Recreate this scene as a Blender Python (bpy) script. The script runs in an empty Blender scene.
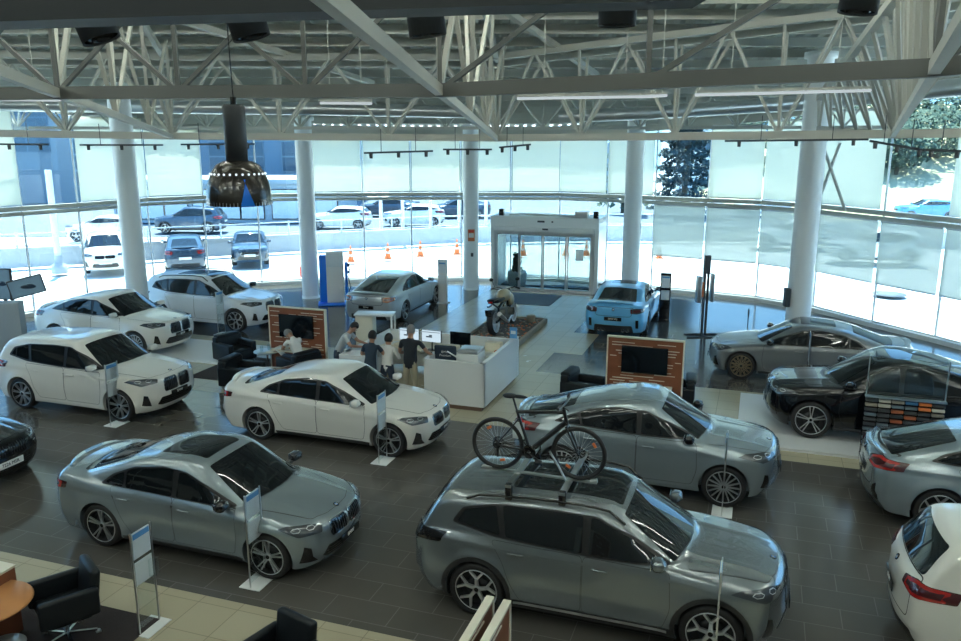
import bpy, bmesh, math, random
import numpy as np
from mathutils import Vector, Matrix, Euler
from mathutils.geometry import delaunay_2d_cdt
random.seed(4)
PI = math.pi
SC = bpy.context.scene
COL = SC.collection
GA = math.radians(-19.0)          # the showroom's tile grid is turned against the camera axis
CG, SG = math.cos(GA), math.sin(GA)
def G(u, v, z=0.0):
    return Vector((u*CG - v*SG, u*SG + v*CG, z))
CAMZ, FPX, PITCH = 5.98, 808.0, 0.2256
def ray(px, py):
    x = (px-480.5)/FPX; y = (320.5-py)/FPX
    return Vector((x, math.cos(PITCH)+y*math.sin(PITCH), -math.sin(PITCH)+y*math.cos(PITCH)))
def at_z(px, py, z):
    d = ray(px, py); t = (z-CAMZ)/d.z
    return Vector((d.x*t, d.y*t, z))
def at_y(px, py, y):
    d = ray(px, py); t = y/d.y
    return Vector((d.x*t, y, CAMZ+d.z*t))

# ---------------------------------------------------------------- materials
def newmat(name):
    m = bpy.data.materials.new(name); m.use_nodes = True
    nt = m.node_tree
    for n in list(nt.nodes): nt.nodes.remove(n)
    out = nt.nodes.new('ShaderNodeOutputMaterial')
    return m, nt, out
def pbr(name, col, rough=.5, metal=0., coat=0., spec=.5, emit=None, estr=0., bump=None, alpha=None, noise=None):
    m, nt, out = newmat(name)
    b = nt.nodes.new('ShaderNodeBsdfPrincipled')
    b.inputs['Base Color'].default_value = (*col, 1)
    b.inputs['Roughness'].default_value = rough
    b.inputs['Metallic'].default_value = metal
    b.inputs['Coat Weight'].default_value = coat
    b.inputs['Coat Roughness'].default_value = .03
    b.inputs['Specular IOR Level'].default_value = spec
    if emit: b.inputs['Emission Color'].default_value = (*emit, 1); b.inputs['Emission Strength'].default_value = estr
    if alpha is not None: b.inputs['Alpha'].default_value = alpha
    if noise:   # (scale, amount) gentle colour variation
        tc = nt.nodes.new('ShaderNodeTexCoord'); n = nt.nodes.new('ShaderNodeTexNoise'); n.inputs['Scale'].default_value = noise[0]
        n.inputs['Detail'].default_value = 6
        mx = nt.nodes.new('ShaderNodeMix'); mx.data_type = 'RGBA'
        mx.inputs[6].default_value = (*[c*(1-noise[1]) for c in col], 1); mx.inputs[7].default_value = (*[min(1, c*(1+noise[1])) for c in col], 1)
        nt.links.new(tc.outputs['Object'], n.inputs['Vector']); nt.links.new(n.outputs['Fac'], mx.inputs[0])
        nt.links.new(mx.outputs[2], b.inputs['Base Color'])
    if bump:    # (scale, strength)
        tc = nt.nodes.new('ShaderNodeTexCoord'); n = nt.nodes.new('ShaderNodeTexNoise'); n.inputs['Scale'].default_value = bump[0]
        bp = nt.nodes.new('ShaderNodeBump'); bp.inputs['Strength'].default_value = bump[1]; bp.inputs['Distance'].default_value = .01
        nt.links.new(tc.outputs['Object'], n.inputs['Vector']); nt.links.new(n.outputs['Fac'], bp.inputs['Height']); nt.links.new(bp.outputs['Normal'], b.inputs['Normal'])
    nt.links.new(b.outputs[0], out.inputs[0])
    return m
def glassy(name, tint, refl=.12, rough=0.0, opaque=0.0, ocol=(.8, .8, .8)):
    """thin clear sheet: see-through with a Fresnel-like sheen"""
    m, nt, out = newmat(name)
    tr = nt.nodes.new('ShaderNodeBsdfTransparent'); tr.inputs[0].default_value = (*tint, 1)
    gl = nt.nodes.new('ShaderNodeBsdfGlossy'); gl.inputs['Roughness'].default_value = rough
    lw = nt.nodes.new('ShaderNodeLayerWeight'); lw.inputs['Blend'].default_value = .5
    pw = nt.nodes.new('ShaderNodeMath'); pw.operation = 'POWER'; pw.inputs[1].default_value = 4
    mu = nt.nodes.new('ShaderNodeMath'); mu.operation = 'MULTIPLY_ADD'; mu.inputs[1].default_value = .8; mu.inputs[2].default_value = refl*.35; mu.use_clamp = True
    mix = nt.nodes.new('ShaderNodeMixShader')
    nt.links.new(lw.outputs['Facing'], pw.inputs[0]); nt.links.new(pw.outputs[0], mu.inputs[0]); nt.links.new(mu.outputs[0], mix.inputs[0])
    nt.links.new(tr.outputs[0], mix.inputs[1]); nt.links.new(gl.outputs[0], mix.inputs[2])
    last = mix
    if opaque > 0:
        df = nt.nodes.new('ShaderNodeBsdfDiffuse'); df.inputs[0].default_value = (*ocol, 1)
        m2 = nt.nodes.new('ShaderNodeMixShader'); m2.inputs[0].default_value = opaque
        nt.links.new(mix.outputs[0], m2.inputs[1]); nt.links.new(df.outputs[0], m2.inputs[2]); last = m2
    nt.links.new(last.outputs[0], out.inputs[0])
    return m
def cloth_screen(name, col, thru, clear):
    """woven roller-blind: diffuse + translucent + a little see-through"""
    m, nt, out = newmat(name)
    df = nt.nodes.new('ShaderNodeBsdfDiffuse'); df.inputs[0].default_value = (*col, 1)
    tl = nt.nodes.new('ShaderNodeBsdfTranslucent'); tl.inputs[0].default_value = (*col, 1)
    tr = nt.nodes.new('ShaderNodeBsdfTransparent')
    a = nt.nodes.new('ShaderNodeMixShader'); a.inputs[0].default_value = thru
    b = nt.nodes.new('ShaderNodeMixShader'); b.inputs[0].default_value = clear
    tc = nt.nodes.new('ShaderNodeTexCoord'); w = nt.nodes.new('ShaderNodeTexWave'); w.bands_direction = 'Z'; w.inputs['Scale'].default_value = 9; w.inputs['Distortion'].default_value = 1.5
    mp = nt.nodes.new('ShaderNodeMapRange'); mp.inputs[3].default_value = max(0, clear-.03); mp.inputs[4].default_value = clear+.03
    nt.links.new(tc.outputs['Object'], w.inputs['Vector']); nt.links.new(w.outputs['Fac'], mp.inputs[0]); nt.links.new(mp.outputs[0], b.inputs[0])
    nt.links.new(df.outputs[0], a.inputs[1]); nt.links.new(tl.outputs[0], a.inputs[2])
    nt.links.new(a.outputs[0], b.inputs[1]); nt.links.new(tr.outputs[0], b.inputs[2])
    nt.links.new(b.outputs[0], out.inputs[0])
    return m
def tiles(name, c1, c2, grout, bw, bh, rough, spec=.5, offs=.5, mortar=.006, rot=0.0, wear=.12):
    m, nt, out = newmat(name)
    b = nt.nodes.new('ShaderNodeBsdfPrincipled'); b.inputs['Roughness'].default_value = rough; b.inputs['Specular IOR Level'].default_value = spec
    tc = nt.nodes.new('ShaderNodeTexCoord'); mp = nt.nodes.new('ShaderNodeMapping'); mp.inputs['Rotation'].default_value = (0, 0, rot)
    br = nt.nodes.new('ShaderNodeTexBrick'); br.inputs['Color1'].default_value = (*c1, 1); br.inputs['Color2'].default_value = (*c2, 1)
    br.inputs['Mortar'].default_value = (*grout, 1); br.inputs['Scale'].default_value = 1; br.inputs['Mortar Size'].default_value = mortar
    br.inputs['Brick Width'].default_value = bw; br.inputs['Row Height'].default_value = bh; br.offset = offs
    n = nt.nodes.new('ShaderNodeTexNoise'); n.inputs['Scale'].default_value = 1.3; n.inputs['Detail'].default_value = 8
    mr = nt.nodes.new('ShaderNodeMapRange'); mr.inputs[3].default_value = 1-wear; mr.inputs[4].default_value = 1+wear
    mx = nt.nodes.new('ShaderNodeVectorMath'); mx.operation = 'SCALE'
    mr2 = nt.nodes.new('ShaderNodeMapRange'); mr2.inputs[3].default_value = rough*.9; mr2.inputs[4].default_value = rough*1.12
    nt.links.new(tc.outputs['Object'], mp.inputs[0]); nt.links.new(mp.outputs[0], br.inputs['Vector']); nt.links.new(mp.outputs[0], n.inputs['Vector'])
    nt.links.new(n.outputs['Fac'], mr.inputs[0]); nt.links.new(br.outputs['Color'], mx.inputs[0]); nt.links.new(mr.outputs[0], mx.inputs['Scale'])
    nt.links.new(mx.outputs[0], b.inputs['Base Color']); nt.links.new(n.outputs['Fac'], mr2.inputs[0]); nt.links.new(mr2.outputs[0], b.inputs['Roughness'])
    nt.links.new(b.outputs[0], out.inputs[0])
    return m
def emis(name, col, s):
    m, nt, out = newmat(name)
    e = nt.nodes.new('ShaderNodeEmission'); e.inputs[0].default_value = (*col, 1); e.inputs[1].default_value = s
    nt.links.new(e.outputs[0], out.inputs[0]); return m
def paint(name, col, metal=.55, rough=.32):
    return pbr(name, col, rough=rough, metal=metal, coat=1.0)

M = {}
M['white_paint'] = paint('white_paint', (.74, .73, .68), 0., .35)
M['pearl_paint'] = paint('pearl_paint', (.70, .74, .78), .05, .3)
M['grey_paint'] = paint('grey_paint', (.33, .36, .38), .35, .32)
M['silver_paint'] = paint('silver_paint', (.42, .45, .47), .45, .3)
M['dark_grey_paint'] = paint('dark_grey_paint', (.215, .25, .265), .62, .25)
M['brook_paint'] = paint('brook_paint', (.32, .385, .415), .55, .26)
M['flat_grey_paint'] = paint('flat_grey_paint', (.145, .16, .165), .1, .4)
M['black_paint'] = pbr('black_paint', (.004, .005, .007), .12, 0, 1.0, .2)
M['blue_paint'] = paint('blue_paint', (.12, .43, .72), .1, .3)
M['navy_paint'] = paint('navy_paint', (.03, .06, .10), .3, .3)
M['car_glass'] = pbr('car_glass', (.008, .011, .013), .03, 0, 0, .5)
M['black_plastic'] = pbr('black_plastic', (.018, .019, .02), .45)
M['gloss_black'] = pbr('gloss_black', (.008, .008, .009), .12, 0, .6)
M['seam'] = pbr('seam', (.006, .006, .007), .7)
M['arch_black'] = pbr('arch_black', (.01, .01, .011), .8)
M['rubber'] = pbr('rubber', (.014, .014, .015), .6)
M['chrome'] = pbr('chrome', (.75, .77, .78), .12, 1.)
M['alu'] = pbr('alu', (.62, .64, .65), .3, 1.)
M['rim_silver'] = pbr('rim_silver', (.62, .64, .66), .28, .85)
M['rim_dark'] = pbr('rim_dark', (.03, .032, .035), .35, .4)
M['rim_bronze'] = pbr('rim_bronze', (.42, .33, .22), .3, .8)
M['lamp_lens'] = pbr('lamp_lens', (.05, .06, .07), .05, .2, 1.)
M['lamp_bright'] = pbr('lamp_bright', (.45, .49, .52), .2, .3, 1.)
M['surround'] = pbr('surround', (.008, .008, .009), .42)
M['tail_red'] = pbr('tail_red', (.38, .012, .01), .1, 0, 1.)
M['tail_dark'] = pbr('tail_dark', (.07, .01, .012), .08, 0, 1.)
M['tail_orange'] = pbr('tail_orange', (.45, .13, .04), .15, 0, 1.)
M['plate_white'] = pbr('plate_white', (.75, .75, .72), .4)
M['plate_ink'] = pbr('plate_ink', (.02, .02, .03), .5)
M['badge_blue'] = pbr('badge_blue', (.05, .25, .6), .3)
M['white_lac'] = pbr('white_lac', (.72, .74, .74), .22)
M['white_matt'] = pbr('white_matt', (.72, .74, .73), .6)
M['column_white'] = pbr('column_white', (.82, .86, .86), .35)
M['steel_white'] = pbr('steel_white', (.46, .46, .41), .5)
M['steel_dark'] = pbr('steel_dark', (.035, .042, .048), .5)
M['duct'] = pbr('duct', (.55, .57, .58), .3, .85, bump=(3, .2))
M['leather'] = pbr('leather', (.008, .011, .014), .45, 0, 0, .3, bump=(60, .15))
M['acrylic'] = glassy('acrylic', (.93, .97, .97), .16)
M['window_glass'] = glassy('window_glass', (.56, .63, .63), .10)
M['paper'] = pbr('paper', (.68, .74, .76), .6)
M['blue_print'] = pbr('blue_print', (.10, .30, .58), .5)
M['strong_blue'] = pbr('strong_blue', (.01, .20, .85), .35)
M['wood'] = pbr('wood', (.22, .075, .035), .4, noise=(3, .3))
M['wood_light'] = pbr('wood_light', (.50, .22, .075), .35, noise=(5, .12))
M['wood_stripe'] = pbr('wood_stripe', (.72, .66, .55), .45)
M['screen_black'] = pbr('screen_black', (.006, .009, .012), .08)
M['ivory'] = pbr('ivory', (.70, .66, .54), .5)
M['orange'] = pbr('orange', (.85, .20, .05), .5)
M['tan_orange'] = pbr('tan_orange', (.55, .16, .06), .7)
M['red'] = pbr('red', (.6, .03, .02), .4)
M['skin'] = pbr('skin', (.42, .22, .14), .5)
M['hair'] = pbr('hair', (.012, .01, .009), .6)
M['hair_grey'] = pbr('hair_grey', (.22, .21, .20), .7)
M['denim'] = pbr('denim', (.02, .035, .06), .8)
M['khaki'] = pbr('khaki', (.36, .32, .23), .8)
M['cloth_white'] = pbr('cloth_white', (.72, .72, .70), .8)
M['cloth_grey'] = pbr('cloth_grey', (.42, .44, .45), .8)
M['cloth_navy'] = pbr('cloth_navy', (.018, .035, .06), .8)
M['cloth_black'] = pbr('cloth_black', (.014, .018, .024), .8)
M['shoe'] = pbr('shoe', (.02, .018, .016), .6)
M['carpet_dark'] = pbr('carpet_dark', (.030, .022, .020), .95, bump=(90, .6), noise=(40, .3))
M['mat_grey'] = pbr('mat_grey', (.10, .13, .16), .9, bump=(90, .5))
M['tube_light'] = emis('tube_light', (.93, 1.0, .90), 27)  # strong glow for the added fill tubes out of view
M['tube_soft'] = emis('tube_soft', (.85, .97, 1.0), .17)
M['screen_lit'] = emis('screen_lit', (.70, .88, 1.0), .24)
M['mirror_glass'] = pbr('mirror_glass', (.6, .65, .68), .03, 1.)

# ---------------------------------------------------------------- object helpers
def link(o, parent=None):
    COL.objects.link(o)
    if parent is not None: o.parent = parent
    return o
def tag(o, label=None, cat=None, group=None, kind=None):
    if label: o['label'] = label
    if cat: o['category'] = cat
    if group: o['group'] = group
    if kind: o['kind'] = kind
    return o
def empty(name, loc=(0, 0, 0), rz=0., label=None, cat=None, group=None):
    o = bpy.data.objects.new(name, None); o.empty_display_size = .2
    o.location = loc; o.rotation_euler = (0, 0, rz); COL.objects.link(o)
    return tag(o, label, cat, group)
def copy_tree(o, parent=None):
    c = o.copy(); COL.objects.link(c)
    if parent is not None: c.parent = parent
    for ch in list(o.children): copy_tree(ch, c)
    return c

class MB:
    """collects shapes and links them as ONE mesh object"""
    def __init__(s): s.v = []; s.f = []; s.m = []; s.sm = []
    def add(s, vs, fs, mi=0, smooth=False):
        b = len(s.v); s.v.extend([tuple(v) for v in vs])
        for f in fs: s.f.append([i+b for i in f]); s.m.append(mi); s.sm.append(smooth)
        return s
    def box(s, c, d, mi=0, rz=0., bev=0., rot=None):
        c = Vector(c); hx, hy, hz = d[0]/2, d[1]/2, d[2]/2
        R = rot if rot is not None else Matrix.Rotation(rz, 3, 'Z')
        if bev <= 0:
            vs = [c+R@Vector((x*hx, y*hy, z*hz)) for x in (-1, 1) for y in (-1, 1) for z in (-1, 1)]
            fs = [(0, 1, 3, 2), (4, 6, 7, 5), (0, 4, 5, 1), (2, 3, 7, 6), (0, 2, 6, 4), (1, 5, 7, 3)]
            return s.add(vs, fs, mi)
        bm = bmesh.new(); bmesh.ops.create_cube(bm, size=1)
        for v in bm.verts: v.co = Vector((v.co.x*d[0], v.co.y*d[1], v.co.z*d[2]))
        bmesh.ops.bevel(bm, geom=bm.edges[:], offset=min(bev, min(d)*.49), segments=3, profile=.5, affect='EDGES')
        bm.verts.index_update()
        s.add([c+R@v.co for v in bm.verts], [[v.index for v in f.verts] for f in bm.faces], mi, True); bm.free()
        return s
    def bar(s, a, b, w, h=None, mi=0):
        """rectangular bar from a to b"""
        a = Vector(a); b = Vector(b); d = b-a; L = d.length
        if L < 1e-6: return s
        q = d.to_track_quat('X', 'Z').to_matrix()
        return s.box((a+b)/2, (L, w, h or w), mi, rot=q)
    def tube(s, pts, r, n=8, mi=0, cap=True, smooth=True, closed=False):
        pts = [Vector(p) for p in pts]; k = len(pts)
        rr = r if isinstance(r, (list, tuple)) else [r]*k
        rings = []; up = None
        for i, p in enumerate(pts):
            if closed: t = (pts[(i+1) % k]-pts[i-1])
            else: t = (pts[min(i+1, k-1)]-pts[max(i-1, 0)])
            t.normalize()
            if up is None:
                up = Vector((0, 0, 1)) if abs(t.z) < .9 else Vector((1, 0, 0))
            x = t.cross(up); x.normalize(); up = x.cross(t); up.normalize()
            rings.append([p+(x*math.cos(2*PI*j/n)+up*math.sin(2*PI*j/n))*rr[i] for j in range(n)])
        vs = [v for r_ in rings for v in r_]; fs = []
        for i in range(k if closed else k-1):
            a = i*n; b = ((i+1) % k)*n
            for j in range(n): fs.append((a+j, a+(j+1) % n, b+(j+1) % n, b+j))
        s.add(vs, fs, mi, smooth)
        if cap and not closed:
            s.add(rings[0], [list(range(n))[::-1]], mi); s.add(rings[-1], [list(range(n))], mi)
        return s
    def lathe(s, prof, c=(0, 0, 0), axis='Z', n=32, mi=0, smooth=True, sq=1.0):
        """prof: list of (radius, height along axis)"""
        c = Vector(c); vs = []
        for (r, h) in prof:
            for j in range(n):
                a = 2*PI*j/n; x, y = r*math.cos(a), r*math.sin(a)*sq
                vs.append(c+(Vector((x, y, h)) if axis == 'Z' else Vector((x, h, y)) if axis == 'Y' else Vector((h, x, y))))
        fs = []
        for i in range(len(prof)-1):
            for j in range(n):
                f = (i*n+j, i*n+(j+1) % n, (i+1)*n+(j+1) % n, (i+1)*n+j)
                fs.append(f if axis != 'Y' else f[::-1])
        return s.add(vs, fs, mi, smooth)
    def prism(s, poly, z0, z1, mi=0, T=None):
        """poly in xy extruded z0..z1, T maps (x,y,z) to the world"""
        n = len(poly); T = T or (lambda x, y, z: Vector((x, y, z)))
        vs = [T(x, y, z0) for x, y in poly]+[T(x, y, z1) for x, y in poly]
        fs = [list(range(n))[::-1], list(range(n, 2*n))]+[(i, (i+1) % n, n+(i+1) % n, n+i) for i in range(n)]
        return s.add(vs, fs, mi)
    def ball(s, c, r, mi=0, n=16, sc=(1, 1, 1)):
        k = max(6, n//2); c = Vector(c); vs = []; fs = []
        for i in range(k+1):
            t = PI*i/k
            for j in range(n):
                a = 2*PI*j/n
                vs.append(c+Vector((r*sc[0]*math.sin(t)*math.cos(a), r*sc[1]*math.sin(t)*math.sin(a), r*sc[2]*math.cos(t))))
        for i in range(k):
            for j in range(n): fs.append((i*n+j, (i+1)*n+j, (i+1)*n+(j+1) % n, i*n+(j+1) % n))
        return s.add(vs, fs, mi, True)
    def mesh(s, name):
        me = bpy.data.meshes.new(name)
        me.from_pydata(s.v, [], s.f)
        me.polygons.foreach_set('material_index', s.m)
        me.polygons.foreach_set('use_smooth', s.sm)
        me.update()
        return me
    def build(s, name, mats, parent=None, loc=None, rz=None):
        me = s.mesh(name)
        for m in (mats if isinstance(mats, (list, tuple)) else [mats]): me.materials.append(M[m] if isinstance(m, str) else m)
        o = bpy.data.objects.new(name, me); link(o, parent)
        if loc is not None: o.location = loc
        if rz is not None: o.rotation_euler = (0, 0, rz)
        return o
TXT = {}
def text_mesh(txt, size, depth=.002):
    if (txt, size) not in TXT: TXT[(txt, size)] = text_mesh0(txt, size, depth)
    return TXT[(txt, size)].copy()
def text_mesh0(txt, size, depth=.002):
    cu = bpy.data.curves.new('lettering', 'FONT'); cu.body = txt; cu.size = size; cu.extrude = depth; cu.align_x = 'CENTER'; cu.align_y = 'CENTER'
    cu.resolution_u = 2
    o = bpy.data.objects.new('lettering', cu); COL.objects.link(o)
    dg = bpy.context.evaluated_depsgraph_get(); me = bpy.data.meshes.new_from_object(o.evaluated_get(dg))
    bpy.data.objects.remove(o); return me
def text_obj(name, txt, size, mat, parent, mtx):
    """lettering drawn in the xy plane of mtx"""
    me = text_mesh(txt, size); me.materials.clear(); me.materials.append(M[mat]); me.transform(mtx)
    o = bpy.data.objects.new(name, me); return link(o, parent)
def frame_mtx(o, xdir, ydir):
    x = Vector(xdir).normalized(); y = Vector(ydir).normalized(); z = x.cross(y)
    m = Matrix((x, y, z)).transposed().to_4x4(); m.translation = Vector(o); return m
# ================================================================ CARS
def prof(pts, sig=.05, lo=-4., hi=4., n=1601):
    """smooth 1-D profile through points"""
    p = sorted(pts); X = np.linspace(lo, hi, n); Y = np.interp(X, [a for a, _ in p], [b for _, b in p])
    if sig > 0:
        dx = X[1]-X[0]; k = int(3*sig/dx)+1; t = np.arange(-k, k+1)*dx; w = np.exp(-t*t/(2*sig*sig)); w /= w.sum()
        Y = np.convolve(np.pad(Y, k, mode='edge'), w, 'valid')
    return lambda q: np.interp(q, X, Y)
def smax(a, b, k):
    h = np.maximum(k-np.abs(a-b), 0)/k; return np.maximum(a, b)+h*h*k*.25
def smin(a, b, k): return -smax(-a, -b, k)
def rnd(poly, r, n=4):
    """round the corners of a 2-D polygon"""
    out = []; k = len(poly)
    for i in range(k):
        p0, p, p1 = Vector(poly[i-1]), Vector(poly[i]), Vector(poly[(i+1) % k])
        a = (p0-p); b = (p1-p); ra = min(r, a.length*.45, b.length*.45)
        a = p+a.normalized()*ra; b = p+b.normalized()*ra
        for j in range(n+1):
            t = j/n; out.append(tuple((a*(1-t)**2+p*2*t*(1-t)+b*t*t)))
    return out
def inside(px, py, poly):
    c = np.zeros(px.shape, bool); n = len(poly)
    for i in range(n):
        x0, y0 = poly[i]; x1, y1 = poly[(i+1) % n]
        if y0 == y1: continue
        m = ((y0 > py) != (y1 > py)) & (px < (x1-x0)*(py-y0)/(y1-y0)+x0); c ^= m
    return c

class Shape:
    def __init__(s, sp):
        s.sp = sp; L, W = sp['L'], sp['W']; s.W = W; s.WB = sp['WB']; s.tr = sp['tr']
        s.xf = s.WB/2+sp['FO']; s.xr = s.xf-L
        s.hood = prof(sp['hood'], .07); s.shl = prof(sp['shoulder'], .12)
        s.roof = prof(sp['roof'], sp.get('rs', .07))
        s.nose = prof(sp['nose'], .035, -1, 3); s.tail = prof(sp['tail'], .035, -1, 3)
        s.zb = sp.get('zb', .19); s.belt = sp['belt']; s.tum = sp.get('tum', .34)
    def P(s, x):
        a = np.clip((x-(s.xf-1.25))/1.25, 0, 1.3); b = np.clip(((s.xr+1.2)-x)/1.2, 0, 1.3)
        return 1-.13*a**2.2-.10*b**2.2
    def F(s, x, y, z):
        ay = np.abs(y); hw = s.W/2; t = ay/hw; sp = s.sp
        S = 1-.055*(np.clip(z-.58, 0, 1)/.4)**2-.05*(np.clip(.50-z, 0, 1)/.3)**1.6
        Y = hw*.985*s.P(x)*S
        zc = s.shl(x)-.10
        Y = Y+.012*np.exp(-((z-zc)/.035)**2)*np.clip((x-s.xr)/.6, 0, 1)*np.clip((s.xf-x)/.8, 0, 1)
        Y = Y-.018*np.exp(-((z-.42)/.12)**2)*np.exp(-(x/(s.WB*.33))**4)
        for xa in (s.WB/2, -s.WB/2):
            d = np.sqrt((x-xa)**2+(z-s.tr)**2)
            Y = Y+sp.get('flare', .022)*np.exp(-((d-(s.tr+.05))/.11)**2)
        Zt = s.hood(x)+(s.shl(x)-s.hood(x))*np.clip(t, 0, 1.2)**2.3
        for yy in sp.get('crease', (.42,)):   # bonnet creases
            Zt = Zt+.012*np.exp(-((ay-yy)/.05)**2)*np.clip((x-.3)/.6, 0, 1)*np.clip((s.xf-.1-x)/.3, 0, 1)
        xn = s.xf-s.nose(z)-sp.get('ncurve', .34)*t**2.6
        xt = s.xr+s.tail(z)+sp.get('tcurve', .26)*t**2.8
        f = smax(ay-Y, z-Zt, .075)
        f = smax(f, x-xn, .09); f = smax(f, xt-x, .09); f = smax(f, s.zb-z, .05)
        # greenhouse
        r0 = sp['roof']; xm = sp.get('xmid', 0.)
        k = np.where(x > xm, sp.get('wcurve', .30), -sp.get('rcurve', .16))
        w = np.clip(np.abs(x-xm)/.8, 0, 1)
        Zr = s.roof(x+k*w*y*y)-.055*y*y-.05*(ay/.75)**6*(ay < 1.1)
        taper = 1-.10*np.clip((-.6-x)/1.6, 0, 1.2)**1.6*sp.get('gtaper', 1.)-.05*np.clip((x-.3)/1.4, 0, 1)**2
        Yg = (hw*sp.get('gb', .915)-s.tum*np.clip(z-s.belt, -.1, 1)-.10*np.clip(z-s.belt-.25, 0, 1)**2)*taper
        g = smax(ay-Yg, z-Zr, sp.get('gk', .10)); g = smax(g, x-(s.xf-.35), .05); g = smax(g, s.xr+.03+sp.get('tcurve', .26)*t**2.8*.6-x, .06); g = smax(g, .5-z, .03)
        return smin(f, g, .028)
    def march(s, P0, D, tmax, step=.03):
        """P0 (n,3) start outside, D (n,3) unit; first hit"""
        n = len(P0); D = np.broadcast_to(D, P0.shape); t = np.zeros(n); hit = np.zeros(n, bool); lo = np.zeros(n); hi = np.full(n, tmax)
        k = int(tmax/step)
        act = np.arange(n)
        for i in range(k+1):
            tt = i*step; q = P0[act]+D[act]*tt; v = s.F(q[:, 0], q[:, 1], q[:, 2]) < 0
            new = act[v]; hi[new] = tt; lo[new] = tt-step; hit[new] = True; act = act[~v]
            if not len(act): break
        for _ in range(12):
            m = (lo+hi)/2; q = P0+D*m[:, None]; v = s.F(q[:, 0], q[:, 1], q[:, 2]) < 0
            hi = np.where(v & hit, m, hi); lo = np.where(~v & hit, m, lo)
        return P0+D*hi[:, None], hit
    def grad(s, q, e=.006):
        x, y, z = q[:, 0], q[:, 1], q[:, 2]
        g = np.stack([s.F(x+e, y, z)-s.F(x-e, y, z), s.F(x, y+e, z)-s.F(x, y-e, z), s.F(x, y, z+e)-s.F(x, y, z-e)], 1)
        return g/np.maximum(np.linalg.norm(g, axis=1, keepdims=True), 1e-9)
    # projection frames: name -> (U, V, D)
    def frame(s, view):
        if isinstance(view, tuple):       # horizontal direction angle in degrees (viewed from that side) and tilt
            a = math.radians(view[0]); e = math.radians(view[1])
            D = -Vector((math.cos(a)*math.cos(e), math.sin(a)*math.cos(e), math.sin(e)))
            U = Vector((-math.sin(a), math.cos(a), 0)); V = U.cross(D)*-1
            if V.z < 0: V = -V
            return U, V, D
        return {'L': (Vector((1, 0, 0)), Vector((0, 0, 1)), Vector((0, -1, 0))), 'R': (Vector((1, 0, 0)), Vector((0, 0, 1)), Vector((0, 1, 0))),
                'T': (Vector((1, 0, 0)), Vector((0, 1, 0)), Vector((0, 0, -1))), 'F': (Vector((0, 1, 0)), Vector((0, 0, 1)), Vector((-1, 0, 0))),
                'B': (Vector((0, 1, 0)), Vector((0, 0, 1)), Vector((1, 0, 0)))}[view]
    def project(s, view, pts, off):
        U, V, D = [np.array(v) for v in s.frame(view)]
        C = np.array([0, 0, .6]) if not isinstance(view, tuple) else np.array([0, 0, .6])
        base = 3.2 if not isinstance(view, str) or view in 'FB' else 2.1
        pts = np.array(pts, float)
        q = pts[:, :1]*U+pts[:, 1:2]*V
        q = q-D*base
        h, hit = s.march(q, D, base+.6)
        nrm = s.grad(h)
        # outward = against gradient sign; keep it facing the viewer
        return h+nrm*off, hit
    def patch(s, mb, view, poly, off=.004, mi=0, grid=.06, skirt=.012):
        if view and isinstance(view, str) and view in 'LR' or view in ('T', 'F', 'B') or isinstance(view, tuple): pass
        # resample boundary
        b = []; n = len(poly)
        for i in range(n):
            p, q = np.array(poly[i][:2], float), np.array(poly[(i+1) % n][:2], float); L = np.linalg.norm(q-p)
            if L < 1e-6: continue
            k = max(1, int(math.ceil(L/grid)))
            for j in range(k): b.append(p+(q-p)*j/k)
        b = np.array(b); x0, y0 = b.min(0); x1, y1 = b.max(0)
        gx, gy = np.meshgrid(np.arange(x0+grid*.5, x1, grid), np.arange(y0+grid*.5, y1, grid))
        gx, gy = gx.ravel(), gy.ravel()
        if len(gx):
            ins = inside(gx, gy, [tuple(v) for v in b])
            gx, gy = gx[ins], gy[ins]
            if len(gx):   # keep away from the border
                d = np.min((gx[:, None]-b[None, :, 0])**2+(gy[:, None]-b[None, :, 1])**2, axis=1); kp = d > (grid*.4)**2
                gx, gy = gx[kp], gy[kp]
        nb = len(b); allp = [Vector(v) for v in b]+[Vector((x, y)) for x, y in zip(gx, gy)]
        vs, es, fs, ov, oe, of = delaunay_2d_cdt(allp, [(i, (i+1) % nb) for i in range(nb)], [list(range(nb))], 1, 1e-6)
        if not fs: return
        h, hit = s.project(view, [tuple(v) for v in vs], off)
        D = s.frame(view)[2]
        out = []
        for f in fs:
            f = list(f); a, bb, c = [Vector(h[i]) for i in f[:3]]
            if (bb-a).cross(c-a).dot(D) > 0: f = f[::-1]
            out.append(f)
        mb.add(h, out, mi, True)
        if skirt > 0:
            inv = {}
            for i, o in enumerate(ov):
                for q in o:
                    if q < nb: inv[q] = i
            loop = [inv[i] for i in range(nb) if i in inv]
            hb = h[loop]; g = s.grad(hb); low = hb-g*skirt; k = len(loop)
            base = list(hb)+list(low)
            mb.add(base, [(i, (i+1) % k, k+(i+1) % k, k+i) for i in range(k)], mi, False)
            # double-sided shading is fine for the skirt
    def line(s, mb, view, pts, w=.012, off=.002, mi=0, closed=False, step=.05):
        P_ = [np.array(p[:2], float) for p in pts]
        if closed: P_.append(P_[0])
        rs = []
        for i in range(len(P_)-1):
            k = max(1, int(np.linalg.norm(P_[i+1]-P_[i])/step))
            for j in range(k): rs.append(P_[i]+(P_[i+1]-P_[i])*j/k)
        if not closed: rs.append(P_[-1])
        rs = np.array(rs); n = len(rs)
        if closed: T = np.roll(rs, -1, 0)-np.roll(rs, 1, 0)
        else: T = np.gradient(rs, axis=0)
        T /= np.maximum(np.linalg.norm(T, axis=1, keepdims=True), 1e-9); N = np.stack([-T[:, 1], T[:, 0]], 1)
        h, _ = s.project(view, np.concatenate([rs+N*w/2, rs-N*w/2]), off)
        fs = []
        D = s.frame(view)[2]
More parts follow.
